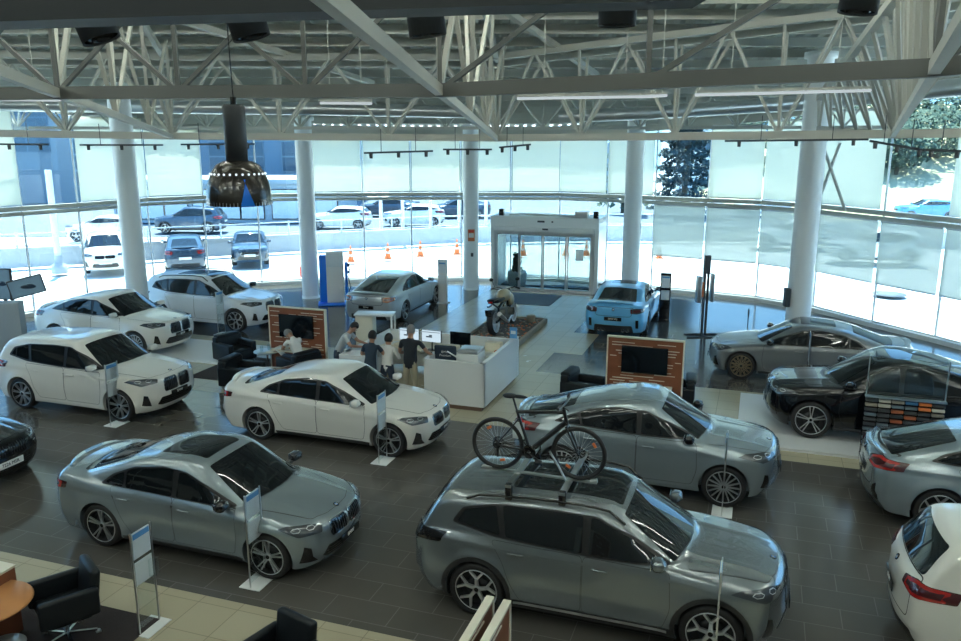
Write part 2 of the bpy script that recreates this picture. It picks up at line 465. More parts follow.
        for i in range(n if closed else n-1):
            j = (i+1) % n; f = [i, j, n+j, n+i]
            a, b, c = Vector(h[f[0]]), Vector(h[f[1]]), Vector(h[f[2]])
            if (b-a).cross(c-a).dot(D) > 0: f = f[::-1]
            fs.append(f)
        mb.add(h, fs, mi, True)
    def body(s, cell):
        x0, x1, y1, z0, z1 = s.xr-.12, s.xf+.12, s.W/2+.12, 0.05, s.sp['H']+.12
        m0, m1 = s.xr+.55, s.xf-.6
        nx, ny, nz = int((x1-x0)/cell), int(2*y1/cell)//2*2, int((z1-z0)/cell)
        idx = {}; V = []; Fc = []
        def vid(i, j, k):
            key = (i, j, k)
            if key not in idx: idx[key] = len(V); V.append((x0+(x1-x0)*i/nx, -y1+2*y1*j/ny, z0+(z1-z0)*k/nz))
            return idx[key]
        for i in range(nx):
            for j in range(ny):
                Fc.append((vid(i, j, 0), vid(i, j+1, 0), vid(i+1, j+1, 0), vid(i+1, j, 0)))
                Fc.append((vid(i, j, nz), vid(i+1, j, nz), vid(i+1, j+1, nz), vid(i, j+1, nz)))
            for k in range(nz):
                Fc.append((vid(i, 0, k), vid(i+1, 0, k), vid(i+1, 0, k+1), vid(i, 0, k+1)))
                Fc.append((vid(i, ny, k), vid(i, ny, k+1), vid(i+1, ny, k+1), vid(i+1, ny, k)))
        for j in range(ny):
            for k in range(nz):
                Fc.append((vid(0, j, k), vid(0, j, k+1), vid(0, j+1, k+1), vid(0, j+1, k)))
                Fc.append((vid(nx, j, k), vid(nx, j+1, k), vid(nx, j+1, k+1), vid(nx, j, k+1)))
        V = np.array(V)
        C = np.stack([np.clip(V[:, 0], m0, m1), np.clip(V[:, 1], -.32, .32), np.full(len(V), .60)], 1)
        # inner segment: scale so that directions fan out
        C[:, 0] = m0+(m1-m0)*(np.clip((V[:, 0]-x0)/(x1-x0), 0, 1))*.86+(m1-m0)*.07
        C[:, 1] = V[:, 1]*.30
        D = C-V; L = np.linalg.norm(D, axis=1); D /= L[:, None]
        # march from outside
        h, hit = s.march(V, D, float(L.max()), .025)
        return h, Fc

def make_wheel(tr, w, style, rimr=None):
    """wheel in its own coordinates: axis along y, +y is the outer face"""
    rimr = rimr or tr*.70
    ty = MB(); p = []
    p = [(rimr, -w/2+.01), (tr-.03, -w/2), (tr-.008, -w/2+.02), (tr, -w/2+.05), (tr, w/2-.05), (tr-.008, w/2-.02), (tr-.03, w/2), (rimr+.015, w/2-.005), (rimr, w/2-.015)]
    ty.lathe(p, axis='Y', n=40, mi=0)
    rm = MB()
    rm.lathe([(rimr+.004, w/2-.012), (rimr-.004, w/2-.004), (rimr-.011, w/2-.010)], axis='Y', n=40, mi=0); rm.lathe([(rimr-.011, w/2-.010), (rimr-.022, w/2-.05), (rimr-.03, -w/2+.02)], axis='Y', n=40, mi=1)
    rm.lathe([(rimr-.028, w/2-.11), (.0, w/2-.115)], axis='Y', n=32, mi=1)        # dark well
    rm.lathe([(.16, w/2-.10), (.16, w/2-.085), (.05, w/2-.085)], axis='Y', n=28, mi=2)    # brake disc
    rm.lathe([(.052, w/2-.06), (.052, w/2-.028), (.036, w/2-.022), (0, w/2-.022)], axis='Y', n=20, mi=0)
    rm.lathe([(.030, w/2-.0215), (.0, w/2-.0205)], axis='Y', n=16, mi=3)
    kind, n = style
    def spoke(a0, a1, r0, r1, w0, w1, mi=0, y0=-.03, y1=-.012):
        ca, sa = math.cos(a0), math.sin(a0); cb, sb = math.cos(a1), math.sin(a1)
        A = Vector((r0*ca, 0, r0*sa)); B = Vector((r1*cb, 0, r1*sb)); d = (B-A).normalized(); nn = Vector((-d.z, 0, d.x))
        vs = []
        for (pt, ww, yy) in ((A, w0, y0), (B, w1, y1)):
            for sx in (-1, 1):
                for dy in (0, -.028): vs.append(pt+nn*sx*ww/2*(1 if dy == 0 else 1.25)+Vector((0, w/2+yy+dy, 0)))
        rm.add(vs, [(0, 4, 6, 2), (0, 1, 5, 4), (2, 6, 7, 3), (1, 3, 7, 5), (0, 2, 3, 1), (4, 5, 7, 6)], mi)
    for i in range(n):
        a = 2*PI*i/n+PI/2
        if kind == 'twin':
            g = .13 if n <= 6 else .07
            for sg in (-1, 1): spoke(a+sg*g*1.5, a+sg*g*1.05, .045, rimr-.02, .016, .013 if n > 6 else .017)
        elif kind == 'y':
            spoke(a, a, .04, rimr*.52, .045, .036)
            for sg in (-1, 1): spoke(a, a+sg*2*PI/n*.27, rimr*.50, rimr-.018, .03, .024)
        elif kind == 'multi':
            spoke(a, a, .045, rimr-.02, .022, .017)
        elif kind == 'star':
            spoke(a, a, .04, rimr-.02, .075, .05)
            spoke(a, a, .06, rimr-.05, .03, .02, mi=1, y0=-.026, y1=-.009)
        elif kind == 'mesh':
            for sg in (-1, 1): spoke(a, a+sg*2*PI/n*.9, .05, rimr-.02, .014, .012)
    return ty, rm

CAR_CACHE = {}
def car_parts(key, sp, cell):
    """returns a list of (name, mesh, [material keys], parent index, label)"""
    ck = (key, cell)
    if ck in CAR_CACHE: return CAR_CACHE[ck]
    s = Shape(sp); out = []; g = .07 if cell < .07 else .12
    def put(name, mb, mats, parent=None, label=None):
        me = mb.mesh(name) if isinstance(mb, MB) else mb
        for m in mats: me.materials.append(M[m] if m != 'PAINT' else M['white_paint'])
        out.append((name, me, mats, parent, label)); return len(out)-1
    # ---- body with wheel wells cut out
    V, Fc = s.body(cell)
    me = bpy.data.meshes.new('body'); me.from_pydata([tuple(v) for v in V], [], Fc); me.update()
    me.materials.append(M['white_paint']); me.materials.append(M['arch_black'])
    bo = bpy.data.objects.new('tmp', me); COL.objects.link(bo)
    ar = s.tr+sp.get('gap', .045); cb = MB()
    for xa in (s.WB/2, -s.WB/2):
        for sg in (1, -1):
            y0, y1 = s.W/2-.36, s.W/2+.3
            n = 48; ring = [(ar*math.cos(2*PI*i/n), ar*math.sin(2*PI*i/n)) for i in range(n)]
            vs = [(xa+a, sg*y0, s.tr+b) for a, b in ring]+[(xa+a, sg*y1, s.tr+b) for a, b in ring]
            cb.add(vs, [list(range(n)), list(range(n, 2*n))[::-1]]+[(i, n+i, n+(i+1) % n, (i+1) % n) for i in range(n)], 0)
    cm = cb.mesh('cut')
    bm = bmesh.new(); bm.from_mesh(cm); bmesh.ops.recalc_face_normals(bm, faces=bm.faces); bm.to_mesh(cm); bm.free()
    co = bpy.data.objects.new('cut', cm); COL.objects.link(co); cutters = [co]
    md = bo.modifiers.new('b', 'BOOLEAN'); md.operation = 'DIFFERENCE'; md.object = co; md.solver = 'EXACT'
    dg = bpy.context.evaluated_depsgraph_get(); dg.update()
    m2 = bpy.data.meshes.new_from_object(bo.evaluated_get(dg))
    for o in cutters+[bo]: bpy.data.objects.remove(o)
    # every face in the wells is dark
    cen = np.zeros(len(m2.polygons)*3); m2.polygons.foreach_get('center', cen); cen = cen.reshape(-1, 3)
    mi = np.zeros(len(m2.polygons), int)
    for xa in (s.WB/2, -s.WB/2):
        d = np.sqrt((cen[:, 0]-xa)**2+(cen[:, 2]-s.tr)**2)
        mi[(d < ar+.004) & (np.abs(cen[:, 1]) > s.W/2-.37)] = 1
    mi[(cen[:, 2] < s.zb+.03)] = 1
    m2.polygons.foreach_set('material_index', mi); m2.polygons.foreach_set('use_smooth', np.ones(len(m2.polygons), bool))
    m2.materials.clear(); m2.name = 'body'
    try: m2.set_sharp_from_angle(angle=math.radians(38))
    except Exception: pass
    body_i = put('body', m2, ['PAINT', 'arch_black'])
    # ---- wheels
    for xa in (s.WB/2, -s.WB/2):
        for sg in (1, -1):
            ty, rm = make_wheel(s.tr, .235, sp['rim'], s.tr*sp.get('rimk', .76))
            yc = sg*(s.W/2-.135)
            for mb in (ty, rm):
                R = Matrix.Identity(3) if sg > 0 else Matrix.Rotation(PI, 3, 'Z')
                mb.v = [tuple(R@Vector(v)+Vector((xa, yc, s.tr))) for v in mb.v]
            w = put('wheel', ty, ['rubber']); put('rim', rm, [sp.get('rimm', 'rim_silver'), 'rim_dark', 'rim_dark', 'gloss_black'], w)
    # ---- glass
    wg = MB(); wx0, wx1, wyw0, wyw1 = sp['ws']     # header x, cowl x, half widths at header and cowl
    def arc(x, hw, k, n=7, rev=False):
        r = [(x-k*(t*hw)**2, t*hw) for t in np.linspace(-1, 1, n)]
        return r[::-1] if rev else r
    poly = arc(wx0, wyw0, .10)+arc(wx1, wyw1, sp.get('wcurve', .30), rev=True)
    s.patch(wg, 'T', rnd(poly, .03), .009, grid=g)
    put('windshield', wg, ['car_glass'])
    wl = MB(); s.line(wl, 'T', arc(wx1-.02, wyw1-.02, sp.get('wcurve', .30)), .06, .006); put('cowl_trim', wl, ['black_plastic'])
    rg = MB(); r0, r1, rw0, rw1 = sp['rg']         # rear glass: upper x, lower x, half widths
    poly = arc(r0, rw0, -.06)+arc(r1, rw1, -sp.get('rcurve', .16), rev=True)
    if sp.get('steep'):
        zz0, zz1 = sp['rgz']; s.patch(rg, 'B', rnd([(-rw1, zz1), (rw1, zz1), (rw0, zz0), (-rw0, zz0)], .06), .005, grid=g)
    else: s.patch(rg, 'T', rnd(poly, .05), .005, grid=g)
    put('rear_window', rg, ['car_glass'])
    if sp.get('sun'):
        a, b, hw = sp['sun']; sg_ = MB(); s.patch(sg_, 'T', rnd([(a, -hw), (b, -hw), (b, hw), (a, hw)], .06), .005, grid=g); put('sunroof', sg_, ['car_glass'])
    # ---- bonnet seam, doors
    hx0, hx1, hy0, hy1 = sp['bonnet']
    hp = rnd([(hx0, -hy0), (hx1, -hy1), (hx1+.10, -hy1*.5), (hx1+.12, 0), (hx1+.10, hy1*.5), (hx1, hy1), (hx0, hy0)], .05)
    sm = MB(); s.line(sm, 'T', hp[2:-2], .012, .0015); 
    bn = MB(); s.patch(bn, 'T', [(x if x < hx1 else x-.0, y*.99) for x, y in hp], .0035, grid=.06); put('bonnet', bn, ['PAINT'])
    put('bonnet_seam', sm, ['seam'])
    win = sp['win']          # side window polygons: list of (kind, poly)
    for sd in ('L', 'R'):
        doors = {}
        for dn, poly in sp['doors']:
            sm = MB(); pr = rnd(poly, .06); s.line(sm, sd, pr, .014, .0015, closed=True); 
            dm = MB(); s.patch(dm, sd, pr, .0035, grid=g)
            di = put('door', dm, ['PAINT']); put('door_seam', sm, ['seam'], di); doors[dn] = di
        wt = MB()
        for dn, poly in win:
            w = MB(); s.patch(w, sd, rnd(poly, .035), .013, grid=g); put('side_window', w, ['car_glass'], doors.get(dn))
        # black surround behind all the panes
        sr = MB(); s.patch(sr, sd, rnd(sp['dlo'], .05), .009, grid=g); put('window_surround', sr, ['surround'])
        if sp.get('chrome'):
            s.line(wt, sd, rnd(sp['dlo'], .05), .016, .0145, closed=True); put('window_trim', wt, ['chrome'])
        for dn, (hx, hz) in sp['handles']:
            hm = MB(); q, _ = s.project(sd, [(hx, hz)], .0); y = float(q[0][1]); sy = 1 if sd == 'L' else -1
            hm.box((hx, y+sy*.022, hz), (.20, .022, .026), 0, bev=.01); hm.box((hx-.08, y+sy*.008, hz), (.03, .03, .02), 0); hm.box((hx+.08, y+sy*.008, hz), (.03, .03, .02), 0)
            put('door_handle', hm, ['PAINT'], doors.get(dn))
        # mirrors
        mx, mz = sp['mirror']; q, _ = s.project(sd, [(mx, mz-.06)], .0); y = float(q[0][1]); sy = 1 if sd == 'L' else -1
        mm = MB(); mm.box((mx+.01, y+sy*.13, mz+.035), (.15, .21, .135), 0, bev=.052, rot=Matrix.Rotation(-sy*.18, 3, 'Z')); mm.box((mx+.05, y+sy*.12, mz+.03), (.10, .15, .09), 0, bev=.045); 
        mm.box((mx+.0, y+sy*.03, mz-.02), (.07, .14, .03), 1, bev=.01)
        mi_ = put('side_mirror', mm, [sp.get('mirm', 'PAINT'), 'black_plastic'])
        mg = MB(); mg.box((mx-.066, y+sy*.132, mz+.035), (.008, .17, .10), 0, bev=.003); put('mirror_glass', mg, ['mirror_glass'], mi_)
        # sills and arch cladding
        sl = MB(); a, b = -s.WB/2+ar+.03, s.WB/2-ar-.03; zt = s.zb+.13 if sp.get('clad') else s.zb+.085
        s.patch(sl, sd, [(a, s.zb+.02), (b, s.zb+.02), (b+.02, zt), (a-.02, zt)], .006, grid=g); put('sill', sl, ['black_plastic' if sp.get('clad') else sp.get('sillm', 'black_plastic')])
        if sp.get('step'):
            st = MB(); s.line(st, sd, [(a+.05, s.zb+.10), (b-.05, s.zb+.10)], .035, .02); put('sill_trim', st, ['alu'])
        if sp.get('clad'):
            for xa in (s.WB/2, -s.WB/2):
                ac = MB(); r0_, r1_ = ar-.002, ar+.055
                th = np.linspace(-.35, PI+.35, 26)
                poly = [(xa+r1_*math.cos(t), s.tr+r1_*math.sin(t)) for t in th]+[(xa+r0_*math.cos(t), s.tr+r0_*math.sin(t)) for t in th[::-1]]
                poly = [(x, max(z, s.zb+.03)) for x, z in poly]
                s.patch(ac, sd, poly, .010, grid=g, skirt=.03); put('wheel_arch_trim', ac, ['black_plastic'])
        if sp.get('rails'):
            a, b, yy = sp['rails']; rb = MB(); xs = np.linspace(a, b, 12); q, _ = s.project('T', [(x, yy if sd == 'L' else -yy) for x in xs], .055)
            pts = [Vector(p) for p in q]; pts[0].z -= .055; pts[-1].z -= .055
            rb.tube(pts, .017, 8, 0); put('roof_rail', rb, [sp.get('railm', 'gloss_black')])
    # ---- front end
    kw, kh, kz, kg = sp['kidney']      # half-width centre offset handled by polygons
    for sy in (1, -1):
        kp = [(sy*kg, kz-kh*.42), (sy*(kg+.03), kz-kh/2), (sy*(kw-.02), kz-kh/2), (sy*kw, kz-kh*.2), (sy*(kw-.01), kz+kh*.35), (sy*(kw-.06), kz+kh/2), (sy*(kg+.03), kz+kh/2), (sy*kg, kz+kh*.3)]
        if sy < 0: kp = kp[::-1]
        kr = rnd(kp, .02); km = MB(); s.patch(km, 'F', kr, .006, 0, grid=.05)
        s.line(km, 'F', kr, .013, .014, 1, closed=True)
        for t in np.linspace(kg+.035, kw-.035, 7):
            s.line(km, 'F', [(sy*t, kz-kh*.44), (sy*t, kz+kh*.44)], .012, .013, 2, step=.05)
        put('kidney_grille', km, ['gloss_black', sp.get('kidm', 'chrome'), 'black_plastic'])
    lw, lz0, lz1 = sp['lower']
    lm = MB(); s.patch(lm, 'F', rnd([(-lw, lz0+.03), (-lw*.8, lz0), (lw*.8, lz0), (lw, lz0+.03), (lw*.86, lz1), (-lw*.86, lz1)], .03), .006, grid=.06)
    for zz in np.linspace(lz0+.05, lz1-.04, 3): s.line(lm, 'F', [(-lw*.85, zz), (lw*.85, zz)], .01, .012, 1)
    put('lower_grille', lm, ['gloss_black', 'black_plastic'])
    for sy in (1, -1):
        fm = MB(); ff = [(a*sy, b) for a, b in sp['vent']]
        if sy < 0: ff = ff[::-1]
        s.patch(fm, (sy*sp.get('vang', 28), 0), [(a+0, b) for a, b in ff_to_u(ff, sy*sp.get('vang', 28), s)], .007, grid=.05); put('air_vent', fm, ['gloss_black'])
    # headlights on the front corners
    for sy in (1, -1):
        ang = sy*42
        pts = [(x, y*sy, z) for x, y, z in sp['head']]
        U, V_, D = s.frame((ang, 10)); p2 = [(Vector(p).dot(U), Vector(p).dot(V_)) for p in pts]
        if sy < 0: p2 = p2[::-1]
        hm = MB(); s.patch(hm, (ang, 10), rnd(p2, .02), .007, grid=.04)
        hi_ = put('headlight', hm, ['lamp_lens'])
        c = Vector(np.mean(np.array(p2), axis=0)); dm = MB()
        for k in (-.32, .30):
            cc = c+Vector((k*sp.get('hw', .30)*1.1, .004))
            e = [(cc.x+.062*math.cos(t), cc.y+.026*math.sin(t)) for t in np.linspace(0, 2*PI, 6, endpoint=False)]
            s.line(dm, (ang, 10), e, .009, .011, 0, closed=True, step=.03)
        put('daytime_light', dm, ['lamp_bright'], hi_)
    # badges, plates
    def disc(view, c, r, name='badge'):
        b = MB(); q, _ = s.project(view, [c], .008); n = Vector(s.grad(q)[0]); p = Vector(q[0])
        x = n.orthogonal().normalized()
        if abs(n.z) < .95: x = Vector((0, 0, 1)).cross(n).normalized()
        y = n.cross(x)
        ring = lambda rr, o=0: [p+n*o+(x*math.cos(2*PI*i/24)+y*math.sin(2*PI*i/24))*rr for i in range(24)]
        b.add(ring(r)+ring(r, -.012), [list(range(24))]+[(i, 24+i, 24+(i+1) % 24, (i+1) % 24) for i in range(24)], 0)
        for qd in range(4):
            a0 = qd*6; pts = [p+n*.002]+[p+n*.002+(x*math.cos(2*PI*(a0+i)/24)+y*math.sin(2*PI*(a0+i)/24))*r*.62 for i in range(7)]
            b.add(pts, [list(range(8))], 1+qd % 2)
        put(name, b, ['gloss_black', 'plate_white', 'badge_blue'])
    if sp.get('badge', True):
        disc('T', (s.xf-sp.get('bx', .20), 0), .042); disc('B', (0, sp['bz'][1]), .042)
    for view, pz in (('F', sp['plz'][0]), ('B', sp['plz'][1])):
        q, _ = s.project(view, [(0, pz-.05), (0, pz+.05)], .012); xx = max(q[0][0], q[1][0]) if view == 'F' else min(q[0][0], q[1][0])
        sg = 1 if view == 'F' else -1
        pb = MB(); pb.box((xx+sg*.008, 0, pz), (.012, .52, .115), 0, bev=.004)
        pi_ = put('license_plate', pb, [sp.get('platem', 'gloss_black')])
        tm = text_mesh(sp.get('plate', 'BMW'), sp.get('psize', .075), .002); tm.materials.clear()
        tm.transform(frame_mtx((xx+sg*.016, 0, pz), (0, sg, 0), (0, 0, 1)))
        put('plate_lettering', tm, [sp.get('inkm', 'plate_white')], pi_)
    # ---- rear lamps
    for sy in (1, -1):
        ang = 180-sy*sp.get('tang', 32)
        U, V_, D = s.frame((ang, 0))
        p2 = [(Vector((x, y*sy, z)).dot(U), Vector((x, y*sy, z)).dot(V_)) for x, y, z in sp['taillamp']]
        if sy < 0: p2 = p2[::-1]
        tm = MB(); s.patch(tm, (ang, 0), rnd(p2, .02), .008, grid=.05)
        ti = put('taillight', tm, [sp.get('tailb', 'tail_dark')])
        c = Vector(np.mean(np.array(p2), axis=0)); rm = MB()
        s.line(rm, (ang, 0), [tuple(c+(Vector(q)-c)*.72) for q in p2], .035, .012, 0, closed=True); put('tail_lens', rm, [sp.get('taill', 'tail_red')], ti)
    df = MB(); bw, b0, b1 = sp.get('rbump', (.62, s.zb+.02, s.zb+.2))
    s.patch(df, 'B', rnd([(-bw, b0), (bw, b0), (bw*.93, b1), (-bw*.93, b1)], .04), .008, grid=g); put('rear_diffuser', df, ['black_plastic'])
    if sp.get('exh'):
        for yy in sp['exh']:
            q, _ = s.project('B', [(yy, s.zb+.09)], 0.); e = MB(); e.lathe([(.045, -.05), (.05, .0), (.044, .003), (.04, -.04), (0, -.045)], (float(q[0][0])-.03, yy, s.zb+.09), axis='X', n=20)
            e.v = [(2*(float(q[0][0])-.03)-v[0], v[1], v[2]) for v in e.v]; put('exhaust_pipe', e, ['chrome'])
    if sp.get('rvent'):
        for sy in (1, -1):
            rv = MB(); pz = [(y*sy, z) for y, z in sp['rvent']]; s.patch(rv, 'B', rnd(pz if sy > 0 else pz[::-1], .015), .009, grid=.05); put('rear_vent', rv, ['gloss_black'])
    ts = MB(); tz = sp.get('tgate')
    if tz: s.line(ts, 'B', rnd(tz, .06), .012, .002, closed=True); put('tailgate_seam', ts, ['seam'])
    if sp.get('spoil'):
        x0, x1, hw, zz = sp['spoil']; q, _ = s.project('T', [((x0+x1)/2, 0)], 0)
        b = MB(); ys = np.linspace(-hw, hw, 13); 
        q0, _ = s.project('T', [(x1+.10*(y/hw)**2, y) for y in ys], .004)
        vs = []; 
        for k, p in enumerate(q0):
            e = 1-abs(ys[k]/hw)**6
            vs += [tuple(p), (x0+.14*(ys[k]/hw)**2, ys[k], p[2]+zz*e), (x0+.14*(ys[k]/hw)**2, ys[k], p[2]+zz*e-.02), (p[0], p[1], p[2]-.03)]
        fs = []
        for k in range(12):
            a = 4*k
            for i in range(4): fs.append((a+i, a+(i+1) % 4, a+4+(i+1) % 4, a+4+i))
        b.add(vs, fs, 0, True); put('spoiler', b, [sp.get('spm', 'PAINT')])
    CAR_CACHE[ck] = out
    return out
def ff_to_u(ff, ang, s):
    # front-view (y, z) outline moved to the slanted view plane at the nose corner
    a = math.radians(ang); out = []
    for y, z in ff:
        q, _ = s.project('F', [(y, z)], 0.); x = float(q[0][0]); out.append((-math.sin(a)*x+math.cos(a)*y, z))
    return out
def place_car(key, sp, pname, hub_px, hub_end, hub_side, heading, label, group=None, cell=.05, cat='car', hz=None, loc=None, name='car', swap=None):
    """hub_px: pixel of one wheel hub (or loc: world position of the wheelbase middle)"""
    h = math.radians(heading)
    if loc is None:
        P0 = at_z(hub_px[0], hub_px[1], sp['tr'] if hz is None else hz)
        lx = sp['WB']/2*hub_end; ly = (sp['W']/2-.03)*hub_side
        loc = (P0.x-(lx*math.cos(h)-ly*math.sin(h)), P0.y-(lx*math.sin(h)+ly*math.cos(h)), 0)
    root = empty(name, loc, h, label, cat, group)
    objs = []
    for (nm, me, mats, par, lb) in car_parts(key, sp, cell):
        o = bpy.data.objects.new(nm, me); link(o, objs[par] if par is not None else root); objs.append(o)
        for i, mk in enumerate(mats):
            if mk == 'PAINT' or (swap and mk in swap):
                o.material_slots[i].link = 'OBJECT'; o.material_slots[i].material = M[pname] if mk == 'PAINT' else M[swap[mk]]
    return root
# ---------------------------------------------------------------- car shapes (x forward from the middle of the wheelbase)
def sedan(L=4.71, W=1.83, H=1.44, WB=2.851, FO=.80, **k):
    xf = WB/2+FO; xr = xf-L; f = WB/2; r = -WB/2
    d = dict(L=L, W=W, H=H, WB=WB, FO=FO, tr=.335, belt=.93, zb=.17, rim=('twin', 5), rimm='rim_silver',
        hood=[(xf-4.9, .9), (xr, .98), (xr+.12, 1.07), (xr+.55, 1.09), (-.3, .98), (f-.62, .985), (f-.1, .945), (f+.35, .865), (xf-.12, .80), (xf+.1, .75)],
        shoulder=[(xr, .92), (xr+.3, .99), (-1., .975), (0, .95), (f-.6, .92), (f, .85), (f+.4, .77), (xf, .68)],
        roof=[(xr-.2, .5), (xr+.30, .95), (xr+.50, 1.05), (-1.05, 1.36), (-.6, H-.02), (-.1, H), (.15, H-.015), (f-1.05, H-.09), (f-.30, .965), (f+.2, .62), (f+.5, .4)],
        nose=[(0, .18), (.2, .10), (.35, .02), (.5, .0), (.66, .015), (.78, .06), (.88, .2), (1.2, .6)],
        tail=[(0, .3), (.2, .14), (.4, .03), (.6, .0), (.85, .03), (1.0, .05), (1.08, .10), (1.3, .3)],
        ws=(f-1.10, f-.32, .51, .645), rg=(-1.10, xr+.52, .50, .60), xmid=-.2,
        bonnet=(f-.30, xf-.30, .70, .52),
        dlo=[(-1.42, .99), (-1.22, 1.14), (-.85, 1.28), (-.35, 1.345), (.06, 1.32), (.42, 1.18), (.90, .94), (0, .955)],
        win=[('', [(-1.36, 1.0), (-1.18, 1.12), (-1.02, 1.195), (-1.00, .985)]), ('rear', [(-.96, .985), (-.96, 1.215), (-.80, 1.265), (-.35, 1.325), (-.16, 1.325), (-.14, .97)]), ('front', [(-.06, .97), (-.06, 1.305), (.04, 1.30), (.40, 1.16), (.80, .955)])],
        doors=[('rear', [(-1.22, .98), (-1.10, .74), (-.98, .50), (-.86, .30), (-.12, .30), (-.12, .96)]), ('front', [(-.10, .96), (-.10, .30), (.90, .30), (.95, .55), (.92, .93)])],
        handles=[('rear', (-.96, .83)), ('front', (.10, .82))],
        mirror=(.78, .99), kidney=(.42, .19, .66, .03), lower=(.55, .28, .45),
        vent=[(.60, .27), (.82, .30), (.80, .54), (.73, .50), (.70, .37)], vang=30,
        head=[(xf-.22, .46, .65), (xf-.36, .80, .67), (xf-.64, .86, .77), (xf-.54, .80, .80), (xf-.3, .60, .785), (xf-.2, .46, .755)], hw=.30,
        plz=(.43, .62), bz=(.80, .90), taillamp=[(xr+.08, .50, .80), (xr+.1, .70, .78), (xr+.35, .90, .84), (xr+.36, .90, .93), (xr+.1, .70, .95), (xr+.08, .50, .93)],
        tgate=[(-.52, .70), (.52, .70), (.60, .96), (-.60, .96)])
    d['spoil'] = (xr+.10, xr+.24, .56, .035)
    d.update(k); return d
def suv(L=4.71, W=1.89, H=1.66, WB=2.864, FO=.84, coupe=False, **k):
    xf = WB/2+FO; xr = xf-L; f = WB/2; e = H-1.66
    if coupe: roof = [(xr-.2, .7), (xr+.06, 1.06), (xr+.30, 1.16+e*.5), (-1.25, 1.46+e), (-.75, 1.585+e), (-.2, 1.655+e), (.2, 1.64+e), (f-1.02, 1.55+e), (f-.28, 1.13+e*.5), (f+.2, .78), (f+.5, .5)]
    else: roof = [(xr-.1, .7), (xr+.03, 1.0), (xr+.12, 1.10), (xr+.38, 1.50+e), (xr+.50, 1.575+e), (-.8, 1.645+e), (-.2, 1.665+e), (.2, 1.645+e), (f-1.02, 1.55+e), (f-.28, 1.13+e*.5), (f+.2, .78), (f+.5, .5)]
    d = dict(L=L, W=W, H=H, WB=WB, FO=FO, tr=.365, belt=1.08+e*.5, zb=.21, tum=.30, rim=('y', 5), clad=True, gk=.11, gb=.925,
        hood=[(xr, 1.02), (xr+.12, 1.10), (-.3, 1.10), (f-.60, 1.13+e*.5), (f-.1, 1.09+e*.5), (f+.35, 1.04+e*.5), (xf-.14, .98+e*.5), (xf+.1, .92)],
        shoulder=[(xr, 1.0), (xr+.3, 1.08), (-1, 1.08+e*.5), (0, 1.07+e*.5), (f-.6, 1.05+e*.5), (f, 1.0+e*.5), (f+.4, .93+e*.5), (xf, .83)],
        roof=roof,
        nose=[(0, .22), (.22, .13), (.36, .04), (.5, .0), (.75, .01), (.9, .035), (1.02, .12), (1.12, .3), (1.4, .6)],
        tail=[(0, .3), (.22, .16), (.4, .03), (.6, .0), (.8, .03), (1.0, .07), (1.1, .10), (1.3, .16), (1.6, .34)],
        ws=(f-1.06, f-.32, .55, .70), rg=(-1.25, xr+.28, .50, .62), xmid=-.2,
        bonnet=(f-.30, xf-.26, .77, .60),
        doors=[('rear', [(-1.25, 1.07), (-1.08, .80), (-.98, .56), (-.86, .34), (-.10, .34), (-.10, 1.06)]), ('front', [(-.08, 1.06), (-.08, .34), (.88, .34), (.96, .6), (.93, 1.03)])],
        handles=[('rear', (-.92, .95+e*.4)), ('front', (.12, .93+e*.4))],
        mirror=(.80, 1.13+e*.5), kidney=(.40, .27, .77+e*.3, .025), lower=(.55, .34, .52),
        vent=[(.66, .36), (.82, .40), (.80, .62), (.74, .60)], vang=30,
        head=[(xf-.20, .44, .82), (xf-.32, .78, .81), (xf-.64, .90, .90), (xf-.54, .84, .945), (xf-.28, .60, .935), (xf-.18, .44, .90)],
        plz=(.55, .72), bz=(.985, 1.0), taillamp=[(xr+.08, .42, .93), (xr+.1, .70, .90), (xr+.38, .95, .93), (xr+.40, .95, 1.06), (xr+.1, .70, 1.08), (xr+.08, .42, 1.02)],
        rbump=(.74, .24, .46), tgate=[(-.66, .60), (.66, .60), (.70, 1.12), (-.70, 1.12)])
    if coupe:
        d['dlo'] = [(-1.62, 1.13), (-1.45, 1.28+e), (-.95, 1.46+e), (-.45, 1.535+e), (.06, 1.525+e), (.46, 1.365+e), (.95, 1.08), (0, 1.07)]
        d['win'] = [('', [(-1.54, 1.15), (-1.40, 1.265+e), (-1.18, 1.355+e), (-1.10, 1.13)]), ('rear', [(-1.06, 1.13), (-1.13, 1.375+e), (-.93, 1.44+e), (-.45, 1.515+e), (-.12, 1.515+e), (-.10, 1.095)]), ('front', [(-.02, 1.095), (-.02, 1.51+e), (.05, 1.505+e), (.44, 1.345+e), (.86, 1.10)])]
        d['spoil'] = (xr+.04, xr+.18, .58, .03)
    else:
        d['dlo'] = [(-1.80, 1.20), (-1.66, 1.40+e), (-1.2, 1.50+e), (-.45, 1.535+e), (.06, 1.525+e), (.46, 1.365+e), (.95, 1.08), (0, 1.07), (-1.2, 1.11)]
        d['win'] = [('', [(-1.72, 1.22), (-1.62, 1.375+e), (-1.22, 1.475+e), (-1.14, 1.14)]), ('rear', [(-1.06, 1.13), (-1.13, 1.49+e), (-.93, 1.50+e), (-.45, 1.515+e), (-.12, 1.515+e), (-.10, 1.095)]), ('front', [(-.02, 1.095), (-.02, 1.51+e), (.05, 1.505+e), (.44, 1.345+e), (.86, 1.10)])]
        d['steep'] = True; d['rgz'] = (1.50+e, 1.13); d['rg'] = (0, 0, .56, .66); d['rcurve'] = .10
    q = WB/2.864
    for kk in ('dlo',): d[kk] = [(x*q, z) for x, z in d[kk]]
    for kk in ('win', 'doors'): d[kk] = [(n, [(x*q, z) for x, z in p]) for n, p in d[kk]]
    d['handles'] = [(n, (p[0]*q, p[1])) for n, p in d['handles']]; d['mirror'] = (d['mirror'][0]*q, d['mirror'][1])
    d.update(k); return d
